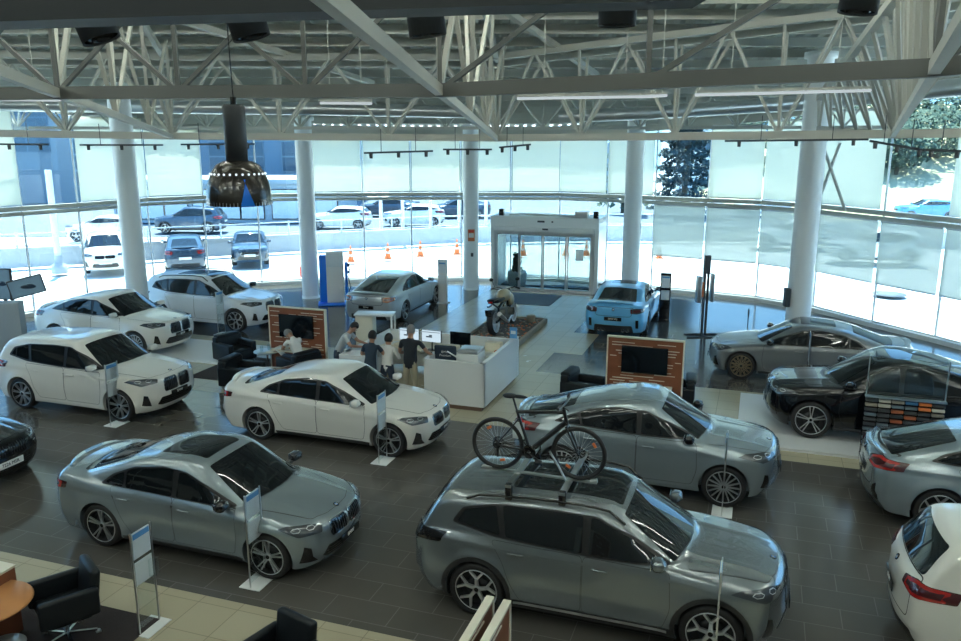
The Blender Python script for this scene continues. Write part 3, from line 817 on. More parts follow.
# ================================================================ THE BUILDING
def struct(name, mb, mats, parent=None):
    o = mb.build(name, mats, parent)
    if parent is None: o['kind'] = 'structure'
    return o
# facade line: the ring beam (z = 3.55) follows these picture points
_bx = [-60, 0, 75, 145, 200, 300, 380, 440, 560, 640, 760, 830, 900, 961, 1060]
_by = [216.5, 212, 207, 201.5, 199, 196.5, 196, 195.5, 196, 199, 204, 209, 217, 223, 234]
def beam_v(px): return float(np.interp(px, _bx, _by))
bays = [-70, -25, 22, 78, 147, 203, 257, 312, 363, 411, 461, 511, 560, 608, 655, 708, 763, 822, 884, 950, 1015, 1085]
FP = []
for px in bays:
    q = at_z(px, beam_v(px), 3.55); FP.append(Vector((q.x, q.y, 0)))
# carry on straight towards the camera side, both ends
FL = [Vector((-21.5, y, 0)) for y in (-6, -2, 2, 6, 10, 14, 18)]; FL.append(Vector((-20.5, 21.5, 0)))
FR = [Vector((16.2, 14.5, 0)), Vector((16.8, 10, 0)), Vector((16.8, 6, 0)), Vector((16.8, 2, 0)), Vector((16.8, -2, 0)), Vector((16.8, -6, 0))]
LINE = [p for p in FL if p.y < FP[0].y-1.]+FP+[p for p in FR if p.y < FP[-1].y-1.]
i0 = LINE.index(FP[0])
def zroof(y): return 6.5+.16*(32-y) if y > 8 else 6.5+.16*24+.03*(8-y)
def off(i, d):
    a = LINE[max(i-1, 0)]; b = LINE[min(i+1, len(LINE)-1)]; t = (b-a).normalized(); return LINE[i]+Vector((t.y, -t.x, 0))*d   # +d = inwards

fl = MB(); inner = [(p.x, p.y) for p in LINE]
fl.prism(inner[::-1], -.12, 0.0); struct('floor', fl, [None or 'white_matt'])
M['tile_dark'] = tiles('tile_dark', (.085, .080, .070), (.094, .088, .077), (.15, .145, .13), .9, .45, .15, .55, rot=-GA)
M['tile_cream'] = tiles('tile_cream', (.40, .36, .25), (.43, .39, .28), (.27, .24, .17), .6, .6, .26, .5, offs=0, rot=-GA, wear=.05)
M['asphalt'] = pbr('asphalt', (.30, .32, .33), .9, noise=(2, .1))
bpy.data.objects['floor'].data.materials[0] = M['tile_dark']
def slab(name, poly_uv, z0, z1, mats, label=None, cat=None, kind=None, top=None):
    b = MB(); P_ = [G(u, v) for u, v in poly_uv]; b.prism([(p.x, p.y) for p in P_], z0, z1)
    o = b.build(name, mats)
    return tag(o, label, cat, None, kind)
def R4(u0, u1, v0, v1): return [(u0, v0), (u1, v0), (u1, v1), (u0, v1)]
slab('floor', R4(-16.5, 11.0, 4.0, 7.95), .0, .004, 'tile_cream', kind='structure')
slab('floor', R4(-21.5, -9.9, 15.35, 17.5), .0, .004, 'tile_cream', kind='structure')
slab('floor', R4(-21.2, -9.9, 19.35, 19.95), .0, .004, 'tile_cream', kind='structure')
slab('floor', R4(-21.3, -9.9, 17.5, 19.35), .0, .004, 'tile_cream', kind='structure')
slab('floor', [(-9.9, 15.35), (-5.2, 15.35), (-5.2, 19.6), (-5.2, 21.5), (-4.4, 21.5), (-4.4, 24), (-5.2, 24), (-5.2, 29.9), (-9.9, 29.9)], .0, .004, 'tile_cream', kind='structure')
slab('floor', R4(-5.2, 9.0, 15.35, 19.5), .0, .004, 'tile_cream', kind='structure')
slab('platform', R4(-.12, 8.2, 15.85, 19.2), .004, .06, 'white_lac', 'low white display platform under the black car on the right', 'platform')
slab('platform', R4(-20.8, -12.95, 17.35, 19.3), .004, .06, 'white_lac', 'low white display platform under the white car beside the left column', 'platform')
slab('carpet', R4(-13.4, -9.95, 16.15, 18.3), .004, .016, 'carpet_dark', 'dark brown carpet under the left group of armchairs', 'carpet')
slab('carpet', R4(-4.2, -.9, 16.1, 18.2), .004, .016, 'carpet_dark', 'dark brown carpet under the armchairs behind the grey car', 'carpet')
slab('carpet', R4(-12.5, -6.8, 4.6, 7.3), .004, .016, 'carpet_dark', 'dark brown carpet under the black swivel armchair in the near left corner', 'carpet')
slab('carpet', R4(-5.9, -1.9, 4.4, 6.9), .004, .016, 'carpet_dark', 'dark brown carpet under the chair at the bottom edge', 'carpet')
slab('door_mat', R4(-9.2, -6.9, 27.6, 29.6), .004, .02, 'mat_grey', 'flat grey door mat lying inside the sliding doors', 'mat')

# kerb, ring beam, mullions, glass, blinds
kb = MB(); bmx = MB(); tp = MB()
for i in range(len(LINE)-1):
    a, b = LINE[i], LINE[i+1]
    m = (a+b)/2
    isdoor = False
    kb.bar(a+Vector((0, 0, .07)), b+Vector((0, 0, .07)), .30, .14)
    t = (b-a).normalized(); n = Vector((t.y, -t.x, 0))
    e = t*.03
    bmx.bar(a+Vector((0, 0, 3.62))+n*.05-e, b+Vector((0, 0, 3.62))+n*.05+e, .26, .14)
    bmx.bar(a+Vector((0, 0, 3.46))+n*.20-e, b+Vector((0, 0, 3.46))+n*.20+e, .12, .12)
    tp.bar(a+Vector((0, 0, zroof(a.y)-.2))-e, b+Vector((0, 0, zroof(b.y)-.2))+e, .2, .5)
struct('trim_1', kb, 'white_matt'); struct('trim_2', bmx, 'steel_white'); struct('trim_3', tp, 'steel_white')
M['blind_up'] = cloth_screen('blind_up', (.74, .74, .60), .50, .03)
M['blind_low'] = cloth_screen('blind_low', (.44, .48, .42), .40, .10)
M['frame_white'] = pbr('frame_white', (.75, .78, .80), .4)
wn = 0
for i in range(len(LINE)-1):
    a, b = LINE[i], LINE[i+1]; t = (b-a).normalized(); n = Vector((t.y, -t.x, 0)); wn += 1
    z1 = min(zroof(a.y), zroof(b.y))-.4
    root = MB(); root.bar(a+Vector((0, 0, .14)), a+Vector((0, 0, z1+.3)), .05, .05); 
    root.bar(a+Vector((0, 0, .17)), b+Vector((0, 0, .17)), .05, .05)
    fr = root.build('window_%d' % wn, 'frame_white'); fr['kind'] = 'structure'
    gp = MB(); gp.bar(a+Vector((0, 0, (z1+.3)/2)), b+Vector((0, 0, (z1+.3)/2)), .012, z1)
    gp.build('pane', 'window_glass', fr)
# blinds: which bays carry one (index into the bays list), upper and lower
def blind(i, z0, z1, mat, label, grp, gap=.05):
    a, b = LINE[i], LINE[i+1]; t = (b-a); L = t.length; t.normalize(); n = Vector((t.y, -t.x, 0))
    a2, b2 = a+n*.14+t*gap, b+n*.14-t*gap
    r = empty('roller_blind', (a2+b2)/2, 0, label, 'blind', grp); inv = Vector(((a2+b2)/2))
    c = MB(); k = 6; vs = []
    for j in range(k+1):
        p = a2+(b2-a2)*j/k-inv
        vs += [p+Vector((0, 0, z0)), p+Vector((0, 0, z1))]
    c.add(vs, [(2*j, 2*j+2, 2*j+3, 2*j+1) for j in range(k)], 0)
    c.build('blind_cloth', mat, r)
    hb = MB(); hb.bar(a2-inv+Vector((0, 0, z0)), b2-inv+Vector((0, 0, z0)), .025, .035); hb.build('hem_bar', 'alu', r)
    tu = MB(); tu.tube([a2-inv+Vector((0, 0, z1)), b2-inv+Vector((0, 0, z1))], .045, 10); tu.build('roller_tube', 'alu', r)
ups = [k for k in range(len(bays)-1) if bays[k] not in (22, 203, 257, 655, 884)]
GR = {}
for k in ups:
    lab = 'cream roller blind drawn down over the upper glazing left of the entrance' if bays[k] < 461 else ('cream roller blind over the upper glazing above the entrance doors' if bays[k] < 640 else 'cream roller blind drawn down over the upper glazing at the right')
    blind(i0+k, 3.74, zroof(LINE[i0+k].y)-.45, 'blind_up', lab, 'upper roller blinds '+('left of the entrance' if bays[k] < 461 else 'above the entrance' if bays[k] < 640 else 'at the right'))
for k in range(len(bays)-1):
    if bays[k] >= 655: blind(i0+k, 1.42, 3.38, 'blind_low', 'grey mesh roller blind half lowered over the lower glazing at the right, cars showing through', 'lower mesh blinds at the right')
# columns
for (px, D, r) in ((141, 25.4, .32), (311, 30.5, .31), (471, 32.2, .30), (629, 29.6, .31), (794, 22.1, .32)):
    y = (D-CAMZ*math.sin(PITCH))/math.cos(PITCH); x = (px-480.5)/FPX*D
    c = MB(); c.lathe([(r, 0), (r, zroof(y)-.35), (r*1.25, zroof(y)-.35), (r*1.25, zroof(y)-.2), (0, zroof(y)-.2)], n=40); c.lathe([(r+.02, 0), (r+.02, .08), (r, .08)], n=40)
    lab = {141: 'round white column behind the white cars at the far left', 311: 'round white column beside the blue and white display panel', 471: 'round white column left of the entrance doors with small signs', 629: 'round white column behind the light blue car', 794: 'round white column rising behind the grey car at the right'}[px]
    o = c.build('column', 'column_white', loc=(x, y, 0)); tag(o, lab, 'column')
    if px == 471:
        s_ = MB(); s_.box((x+.02, y-r-.01, 2.18), (.26, .03, .46), bev=.008); s_.box((x+.02, y-r-.028, 2.18), (.20, .01, .17), 1); s_.box((x+.02, y-r-.028, 2.34), (.18, .01, .06), 2)
        tag(s_.build('wall_sign', ['tan_orange', 'plate_white', 'red']), 'small orange and red sign fixed to the column left of the entrance', 'sign')
        s_ = MB(); s_.box((x+.05, y-r-.02, 1.42), (.10, .05, .14), bev=.01); tag(s_.build('switch_box', 'steel_dark'), 'small dark switch box low on the column left of the entrance', 'switch')
    if px == 794:
        s_ = MB(); s_.box((x-r-.06, y-.1, 1.75), (.13, .22, .5), bev=.02); tag(s_.build('wall_box', 'steel_dark'), 'dark box mounted on the side of the right-hand column', 'box')
    if px == 311:
        e = empty('fire_extinguisher', at_z(302, 277, 0), 0, 'small red fire extinguisher standing outside the glass beside the column', 'fire extinguisher')
        b = MB(); b.lathe([(0, 0), (.09, .0), (.09, .42), (.05, .5), (.03, .52)], n=16); b.build('tank', 'red', e)
        b = MB(); b.tube([(0, 0, .52), (0, 0, .6), (.06, 0, .62)], .02, 8); b.build('valve', 'gloss_black', e)
# bracing rods beside the right column
for k, (pa, pb, y) in enumerate((((822, 143), (845, 210), 24.6), ((840, 143), (815, 210), 24.9))):
    b = MB(); b.tube([at_y(*pa, y), at_y(*pb, y)], .05, 8); tag(b.build('bracing_rod', 'steel_white'), 'white diagonal bracing rod right of the right-hand column, %s' % ('leaning to the right' if k == 0 else 'leaning to the left'), 'rod')

# ---- roof: corrugated deck on purlins, slopes down to the facade
dk = MB(); xs = []; w = .35; x = -21.9
while x < 17.4: xs += [(x, 0), (x+.15, 0), (x+.19, .10), (x+.31, .10)]; x += w
arcx = [p.x for p in LINE if p.y > 13.]; arcy = [p.y for p in LINE if p.y > 13.]
def yfac(x): return float(np.interp(x, arcx, arcy))+.35
def xspan(y):      # inside width of the hall at this depth
    xs_ = [a.x+(b.x-a.x)*(y-a.y)/(b.y-a.y) for a, b in zip(LINE[:-1], LINE[1:]) if (a.y-y)*(b.y-y) <= 0 and a.y != b.y]
    return (min(xs_), max(xs_)) if len(xs_) > 1 else (0, 0)
vs = []; n = len(xs)
for r in range(3):
    for (xx, zz) in xs:
        y = (-7, 8, yfac(xx))[r]; vs.append((xx, y, zroof(y)+.02+zz))
fs = [(j*n+i, j*n+i+1, (j+1)*n+i+1, (j+1)*n+i) for j in range(2) for i in range(n-1)]
nb = len(vs); vs += [(a, b, c+.12) for a, b, c in vs]; fs = fs+[tuple(q+nb for q in f) for f in fs]
dk.add(vs, fs)
M['deck'] = pbr('deck', (.55, .58, .53), .45, noise=(.7, .08))
struct('ceiling', dk, 'deck')
for k in range(24):
    y = 7.0+k*1.06; x0, x1 = xspan(y) if y > 14 else (-21.4, 16.8)
    if x1-x0 < 3: continue
    x0 += .2; x1 -= .2
    p = MB(); z = zroof(y)-.14
    p.box(((x0+x1)/2, y, z+.14), (x1-x0, .10, .02)); p.box(((x0+x1)/2, y, z+.04), (x1-x0, .025, .19)); p.box(((x0+x1)/2, y, z-.05), (x1-x0, .12, .02))
    o = p.build('purlin', 'steel_white'); tag(o, 'pale steel purlin running across under the corrugated roof', 'beam', 'roof purlins')
M['wall_inner'] = pbr('wall_inner', (.20, .21, .20), .8)
bw = MB(); bw.box((-2.3, -6.2, 5.2), (40, .3, 10.6)); struct('wall_back', bw, 'wall_inner')
for nm, px_, y1_ in (('wall_unseen_left', -21.75, 15.), ('wall_unseen_right', 17.05, 12.)):  # unseen side walls put in to darken reflections in the car windows
    sw_ = MB(); sw_.box((px_, (y1_-6)/2, 4.8), (.3, y1_+6, 9.4)); struct(nm, sw_, 'wall_inner')

# ---- trusses
def truss(name, bot, rise_top, w, cw, ww, step, label, mat='steel_white', side=None, top2=True, xb=False):
    """bot: list of bottom-chord points; two top chords offset sideways; webs between"""
    r = empty(name, bot[0], 0, label, 'truss'); o0 = Vector(bot[0])
    bc = MB(); t1 = MB(); wb = MB(); wb2 = MB()
    for a, b in zip(bot[:-1], bot[1:]):
        a = Vector(a); b = Vector(b); d = (b-a); L = d.length; t = d.normalized(); nn = Vector((t.y, -t.x, 0)).normalized()
        bc.bar(a-o0-t*cw*.3, b-o0+t*cw*.3, cw, cw)
        def top(p, s): 
            q = p+nn*s*w; return Vector((q.x, q.y, zroof(q.y)-.36 if rise_top is None else p.z+rise_top))
        for s in ((-1, 1) if top2 else (0,)): t1.bar(top(a, s)-o0, top(b, s)-o0, cw*.8, cw*.8)
        right = xb and a.x > -1.5; k = max(1, round(L/(step*(1.35 if right else 1)))); sides = (-1, 1) if top2 else (0,)
        for j in range(k):
            p0 = a+d*(j/k); pm = a+d*((j+.5)/k); p1 = a+d*((j+1)/k)
            for s in sides:
                W_ = wb if s <= 0 else wb2
                W_.bar(p0-o0, top(p0, s)-o0, ww, ww)
                if xb:
                    W_.bar(p0-o0, top(p1, s)-o0, ww, ww)
                    if not right: W_.bar(p1-o0, top(p0, s)-o0, ww, ww)
                else: W_.bar(p0-o0, top(pm, s)-o0, ww, ww); W_.bar(top(pm, s)-o0, p1-o0, ww, ww)
    bc.build('bottom_chord', mat, r); t1.build('top_chord', mat, r); wb.build('web', mat, r)
    if top2: wb2.build('web', mat, r)
    return r
M['steel_shade'] = pbr('steel_shade', (.12, .125, .115), .5)  # near truss: backlit shade put into the steel colour; also the engine's grey
A = [at_y(-160, 97, 10.6), at_y(58, 93, 10.4), at_y(440, 90.5, 9.6), at_y(934, 68, 7.0), at_y(1250, 40, 5.5)]
B = [at_y(-150, 131, 21.), at_y(172, 136, 21.5), at_y(497, 138, 21.5), at_y(893, 134, 17.5), at_y(1080, 131, 15.5)]
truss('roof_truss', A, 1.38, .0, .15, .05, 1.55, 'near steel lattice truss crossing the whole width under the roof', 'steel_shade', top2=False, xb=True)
truss('roof_truss', B, None, .35, .18, .06, 2.5, 'middle steel lattice truss just above the tops of the columns')
Cc = [at_y(-80, 128, 27), at_y(300, 128, 28), at_y(640, 128, 28), at_y(900, 127, 25)]
truss('roof_truss', Cc, 1.0, .45, .10, .05, 1.6, 'farthest slender steel lattice truss close to the facade')
def rafter(k, lab, webs):
    a, b = A[k], B[k]; a0 = a+(a-b)*(.62 if k == 2 else .5); r = empty('rafter_truss', b, 0, lab, 'truss')
    c = MB(); c.bar(b-b+Vector((0, 0, -.02)), a0-b, .09, .11); c.build('bottom_chord', 'steel_white', r)
    c = MB(); tb = Vector((b.x, b.y, zroof(b.y)-.34)); ta = Vector((a0.x, a0.y, zroof(a0.y)-.34)); c.bar(tb-b, ta-b, .12, .14); c.build('top_chord', 'steel_white', r)
    c = MB(); n = webs
    for i in range(n):
        for sg in (-1, 1):
            p = b.lerp(a, i/n); q = tb.lerp(Vector((a.x, a.y, zroof(a.y)-.34)), (i+.5)/n); p2 = b.lerp(a, (i+1)/n)
            w_ = Vector((sg*.28, 0, 0)); c.bar(p-b, q-b+w_, .06, .06); c.bar(p2-b, q-b+w_, .06, .06)
    c.build('web', 'steel_white', r)
rafter(1, 'sloping steel truss beam running towards the facade at the left', 3)
rafter(2, 'sloping steel truss beam running towards the facade in the middle', 3)
rafter(3, 'sloping steel truss beam running towards the facade at the right', 8)
def roof_member(pa, ya, pb, yb, lab, th=.13):
    b = MB(); b.bar(at_y(*pa, ya), at_y(*pb, yb), th, th); tag(b.build('roof_brace', 'steel_white'), lab, 'beam')
roof_member((597, 75), 23.4, (501, 7), 17.6, 'pale roof beam slanting down to the right of the middle truss')
roof_member((373, 83), 24.6, (181, 20), 18.2, 'pale roof beam slanting down to the left of the middle truss')
roof_member((60, 92), 23.5, (-60, 60), 20, 'pale roof beam slanting in at the far left under the roof')
# second top chord of the right-hand sloping truss, rising from the column head, with its webs
r = [o for o in COL.objects if o.get('label', '').startswith('sloping steel truss beam running towards the facade at the right')][0]
q0, q1 = at_y(819, 98, 20.5), at_y(898, -6, 12.5); rb0 = B[3]; ra0 = A[3]; c = MB(); c.bar(q0-rb0, q1-rb0, .13, .13); c.bar(at_y(819, 129, 20.5)-rb0, rb0-rb0, .14, .14)
for i in range(9):
    t = i/9; p = q0.lerp(q1, t); p2 = q0.lerp(q1, (i+1)/9); bq = at_y(819, 129, 20.5).lerp(rb0, t/.6) if t < .6 else rb0.lerp(ra0, (t-.6)*1.3)
    c.bar(p-rb0, bq-rb0, .06, .06); c.bar(p2-rb0, bq-rb0, .055, .055)
c.build('top_chord', 'steel_white', r)
# big dark beam across the top with downlight cans
bm_ = MB(); bm_.bar(at_y(-260, 3, 6.2), at_y(700, -27, 6.2), .42, .42); M['beam_black'] = pbr('beam_black', (.012, .016, .018), .6); tag(bm_.build('ceiling_beam', 'beam_black'), 'big dark beam crossing close under the roof at the top', 'beam')
for k, (px, py, dx, lab) in enumerate(((102, 40, .30, 'dark cylinder downlight at the far left under the dark beam'), (252, 38, .22, 'dark cylinder downlight above the dome pendant lamp'), (428, 36, .10, 'dark cylinder downlight at the top left of the middle'), (617, 26, 0, 'dark cylinder downlight at the top right of the middle'), (857, 13, -.1, 'dark cylinder downlight at the top right'))):
    q = at_y(px, py, 8.4); e = empty('downlight', q, 0, lab, 'lamp')
    R = Matrix.Rotation(-dx*1.2, 3, 'Y')
    b = MB(); b.lathe([(.165, .02), (.185, 0), (.185, .8), (.05, .84), (.0, .84)], n=28); b.lathe([(.165, .02), (.15, .12), (0, .14)], n=28, mi=1)
    b.v = [tuple(R@Vector(v)) for v in b.v]; b.build('housing', ['steel_dark', 'gloss_black'], e)
    b = MB(); b.tube([R@Vector((0, 0, .84)), Vector((0, 0, zroof(8.4)-q.z-.1))], .02, 8); b.build('rod', 'steel_dark', e)
# pendant dome lamp
q = at_y(240, 204.5, 8.0); e = empty('pendant_lamp', q, 0, 'dark perforated dome pendant lamp with a long dark neck hanging at the upper left', 'lamp')
s_ = .315
b = MB(); b.lathe([(s_*.99, .0), (s_, .01), (s_*.99, .09), (s_*.93, .20), (s_*.82, .30), (s_*.64, .385), (s_*.42, .42), (.05, .43)], n=48); b.lathe([(s_*.97, .0), (s_*.96, .10), (s_*.90, .19), (s_*.77, .29), (s_*.5, .38)], n=48, mi=1)
M['dome'] = pbr('dome', (.045, .040, .033), .22, .4, .5, bump=(25, .3))
b.build('dome_shade', ['dome', 'alu'], e)
b = MB(); b.lathe([(.0, .40), (.105, .40), (.105, .93), (.09, .95), (0, .95)], n=32); b.build('neck', 'steel_dark', e)
M['dot_glow'] = emis('dot_glow', (.8, .95, 1), .35)
for i in range(28):
    b = MB(); a = 2*PI*i/28; rr = s_*.83; b.ball((rr*math.cos(a), rr*math.sin(a), .30), .011, 0, 8); b.build('light_hole', 'dot_glow', e)
for i in range(56):
    b = MB(); a = 2*PI*i/56; b.bar((s_*1.0*math.cos(a), s_*1.0*math.sin(a), .005), (s_*.96*math.cos(a), s_*.96*math.sin(a), .12), .004); b.build('slot_rib', 'alu', e)
b = MB(); vs = []
for k_ in range(9):
    z = .005+.25*k_/8; prx = np.interp(z, [0, .09, .20, .30], [1.035, 1.03, .975, .86])*s_; hw = .40*(1-k_/8)+.02
    for sg in (-1, 1):
        a = -PI/2+.52+(sg*hw*.5-(.08 if sg > 0 else 0)*k_/8)*1.0; vs.append((prx*math.cos(a), prx*math.sin(a), z))
b.add(vs, [(2*i, 2*i+1, 2*i+3, 2*i+2) for i in range(8)], 0, True); b.build('blue_sticker', 'strong_blue', e)
b = MB(); b.tube([(0, 0, .95), (0, 0, 1.02)], .03, 8); b.tube([(0, 0, 1.0), (-.05, .0, zroof(8.)-q.z-.1)], .006, 6); b.build('cable', 'gloss_black', e)
# linear tube lights hung from the trusses
TL = [((517, 98.5), (652, 96.5), 13.), ((695, 95), (871, 90.5), 12.), ((320, 103), (372, 103.5), 14.), ((640, 97), (667, 95.5), 12.6), ((-60, 99), (60, 100), 12)]
tubs = []
for (pa, pb, y) in TL:
    a, b_ = at_y(*pa, y), at_y(*pb, y); tubs.append((a, b_, 'slim linear tube light hung below the near truss, %s' % ('left of the middle' if pa[0] == 320 else 'at the far left' if pa[0] < 0 else 'right of the middle' if pa[0] == 517 else 'at the right' if pa[0] == 695 else 'short one between two long ones')))
for (a, b_, lab) in tubs:
    m_ = (a+b_)/2; e = empty('tube_light', m_, 0, lab, 'lamp')
    t = MB(); t.tube([a-m_, b_-m_], .022, 8); t.build('tube', 'tube_soft', e)
    h = MB(); h.bar(a-m_+Vector((0, 0, .045)), b_-m_+Vector((0, 0, .045)), .06, .03)
    for k in (.2, .8):
        p = a-m_+(b_-a)*k; h.tube([p+Vector((0, 0, .05)), p+Vector((0, 0, max(.3, zroof(m_.y)-m_.z-.3)))], .008, 6)
    h.build('housing', 'steel_white', e)
TR = [((-30, 144), (48, 144.5), 19), ((80, 145), (163, 145), 20), ((181, 144.5), (255, 144), 20), ((364, 153), (433, 151), 18), ((443, 149.5), (492, 149.5), 19), ((499, 147.5), (531, 144.5), 19), ((725, 141), (868, 139.5), 17), ((870, 141), (925, 150.5), 15), ((925, 150), (990, 152), 14)]
for (pa, pb, y) in TR:
    a, b_ = at_y(*pa, y), at_y(*pb, y); m_ = (a+b_)/2
    e = empty('track_light', m_, 0, 'thin dark lighting track hung on wires below the middle truss', 'lamp', 'lighting tracks below the middle truss')
    t = MB(); t.bar(a-m_, b_-m_, .05, .04); t.build('track', 'steel_dark', e)
    for k in (.25, .75):
        h = MB(); p = a-m_+(b_-a)*k; h.tube([p, p+Vector((0, 0, .5))], .008, 6); h.build('wire', 'steel_dark', e)
    for k in (.1, .5, .9): s2 = MB(); p = a-m_+(b_-a)*k; s2.lathe([(.035, -.12), (.04, -.02), (0, 0)], p, n=10); s2.build('spot', 'steel_dark', e)
# unseen rows of ceiling tubes added as fill (they show as streaks on the cars)
k = 0
for y in (-3., 0.5, 4., 7.5, 10.7, 13.6):
    for x in (-15, -10, -5, 0, 5, 10):
        z = zroof(y)-.55
        if y in (14.5,) and abs(x) < 6: pass
        e = empty('tube_light', (x, y, z), 0, 'unseen linear tube light added under the roof as fill', 'lamp', 'added fill tubes under the roof')
        t = MB(); t.tube([(-1.2, 0, 0), (1.2, 0, 0)], .022, 8); t.build('tube', 'tube_light', e)
        h = MB(); h.box((0, 0, .05), (2.5, .09, .04)); h.tube([(-.8, 0, .06), (-.8, 0, .4)], .01, 6); h.tube([(.8, 0, .06), (.8, 0, .4)], .01, 6); h.build('housing', 'steel_white', e)
# silver air ducts
def duct(pts, r, label):
    b = MB(); b.tube(pts, r, 18)
    for i in range(len(pts)-1):
        L = (pts[i+1]-pts[i]).length
        for k in range(int(L/1.2)):
            p = pts[i]+(pts[i+1]-pts[i])*((k+.5)*1.2/L); t = (pts[i+1]-pts[i]).normalized()*.02
            b.tube([p-t, p+t], r+.015, 18)
    tag(b.build('air_duct', 'duct'), label, 'duct')
duct([at_y(-40, 104, 25), at_y(160, 107, 26), at_y(330, 109, 26.5), at_y(470, 112, 27)], .20, 'round silver air duct under the roof on the left')
duct([at_y(560, 117, 27), at_y(650, 113, 26), at_y(800, 103, 22), at_y(990, 84, 18)], .20, 'round silver air duct under the roof on the right')
# ================================================================ OUTSIDE
M['ground_out'] = pbr('ground_out', (.62, .63, .62), .85, noise=(.5, .05))
M['wall_out'] = pbr('wall_out', (.42, .45, .47), .8, noise=(1.5, .08))
M['road'] = pbr('road', (.13, .16, .19), .9)
gb = MB(); gb.box((0, 60, -.16), (240, 150, .08)); struct('ground', gb, 'ground_out')
rd = MB(); rd.box((0, 64, -.10), (160, 29, .06)); struct('road', rd, 'road')
# low wall with a railing along the yard
WL = [at_z(px, v, 0) for px, v in ((-160, 279), (-60, 272), (20, 267.5), (150, 260), (290, 251.5), (440, 243.5), (560, 241), (700, 241), (830, 243), (960, 250))]
lw = MB()
for a, b in zip(WL[:-1], WL[1:]): lw.bar(a+Vector((0, 0, .42)), b+Vector((0, 0, .42)), .25, .85); lw.bar(a+Vector((0, -.03, .87)), b+Vector((0, -.03, .87)), .36, .08)
struct('wall_yard', lw, 'wall_out')
fe = empty('fence', WL[0], 0, 'white metal railing standing on the low yard wall outside', 'fence'); o0 = WL[0]
rl = MB()
for a, b in zip(WL[:-1], WL[1:]):
    for z in (1.0, 1.55): rl.bar(a-o0+Vector((0, 0, z)), b-o0+Vector((0, 0, z)), .05, .05)
rl.build('rail', 'frame_white', fe)
for a, b in zip(WL[:-1], WL[1:]):
    k = max(1, int((b-a).length/2.6))
    for j in range(k):
        p = a+(b-a)*j/k-o0; q = MB(); q.box(p+Vector((0, 0, 1.25)), (.07, .07, .75)); q.build('post', 'frame_white', fe)
# lamp posts / masts
for (px, v0, v1, y, lab) in ((57, 275, 118, 40, 'white mast with a wide base plate standing outside at the far left'), ):
    a = at_z(60, 273, 0); top = at_y(48, 170, a.y)
    e = empty('mast', a, 0, lab, 'mast'); b = MB(); b.tube([(0, 0, 0), (0, 0, top.z)], .14, 14); b.build('pole', 'frame_white', e)
    b = MB(); b.lathe([(.34, 0), (.34, .35), (.18, .45), (.18, .8)], n=20); b.build('base', 'wall_out', e)
for i, px in enumerate((380, 402, 430, 459, 486)):
    a = at_z(px, 246-.03*(px-380), 0)+Vector((0, .8, 0)); b = MB(); b.tube([(0, 0, 0), (0, 0, 3.4)], .10, 8); o = b.build('flag_post', 'frame_white', loc=a); tag(o, 'slim white post beyond the yard wall left of the entrance', 'post', 'white posts beyond the yard wall')
# traffic cones
def cone(px, v, lab):
    e = empty('traffic_cone', at_z(px, v, 0), 0, lab, 'traffic cone', 'orange cones in the yard')
    b = MB(); b.box((0, 0, .025), (.42, .42, .05), bev=.015); b.build('base', 'tan_orange', e)
    b = MB(); b.lathe([(.16, .05), (.118, .28), (.10, .38), (.066, .56), (.052, .64), (.025, .80), (0, .80)], n=18); b.build('cone_body', 'orange', e)
    b = MB(); b.lathe([(.123, .28), (.105, .38)], n=18); b.build('reflective_band', 'plate_white', e)
    b = MB(); b.lathe([(.071, .56), (.057, .64)], n=18); b.build('reflective_band', 'plate_white', e)
for px, v in ((388, 259), (420.5, 256.5), (457, 254.5), (351, 262), (523, 255.5), (566, 255.5), (586.4, 255.5), (659, 258.5)): cone(px, v, 'orange and white traffic cone standing in the bright yard outside')
mh = MB(); mh.lathe([(0, .01), (.62, .01), (.62, 0)], n=32); tag(mh.build('manhole_cover', 'road', loc=at_z(889, 294, -.0)+Vector((0, 0, .0))), 'round grey manhole cover in the bright yard at the right', 'manhole cover')
# buildings over the street
M['bld_blue'] = pbr('bld_blue', (.16, .21, .25), .4); M['bld_blue2'] = pbr('bld_blue2', (.10, .17, .24), .25); M['bld_grey'] = pbr('bld_grey', (.34, .40, .44), .7); M['bld_win'] = pbr('bld_win', (.05, .09, .13), .1)
M['bld_white'] = pbr('bld_white', (.62, .66, .68), .7)
def building(c, d, mat, lab, wins, wm='bld_win'):
    e = empty('building', (c[0], c[1], 0), 0, lab, 'building')
    b = MB(); b.box((0, 0, d[2]/2), d); b.box((0, 0, d[2]+.15), (d[0]+.4, d[1]+.4, .3)); b.build('wall', mat, e)
    for (x, z, w, h, nm) in wins:
        q = MB(); q.box((x, -d[1]/2-.03, z), (w, .08, h)); f = q.build('window_frame', nm, e)
        q = MB(); nx = max(1, int(w/1.6)); nz = max(1, int(h/1.3))
        for i in range(nx):
            for j in range(nz): q.box((x-w/2+(i+.5)*w/nx, -d[1]/2-.08, z-h/2+(j+.5)*h/nz), (w/nx-.14, .03, h/nz-.14))
        q.build('pane', wm, f)
    return e
building((-42, 78, 0), (30, 10, 15), 'bld_blue', 'tall blue-grey office building across the street at the far left', [(-9, 7.5, 7, 6, 'bld_blue2'), (2, 7.5, 4, 6, 'bld_blue2'), (9, 5, 6, 7, 'bld_grey'), (-2, 12.5, 24, 1.6, 'bld_blue2')])
building((-19, 80, 0), (14, 10, 15), 'bld_blue2', 'dark blue glazed building across the street behind the pendant lamp', [(-3.2, 8.2, 5, 11, 'bld_blue'), (3.4, 8.2, 5, 11, 'bld_blue')])
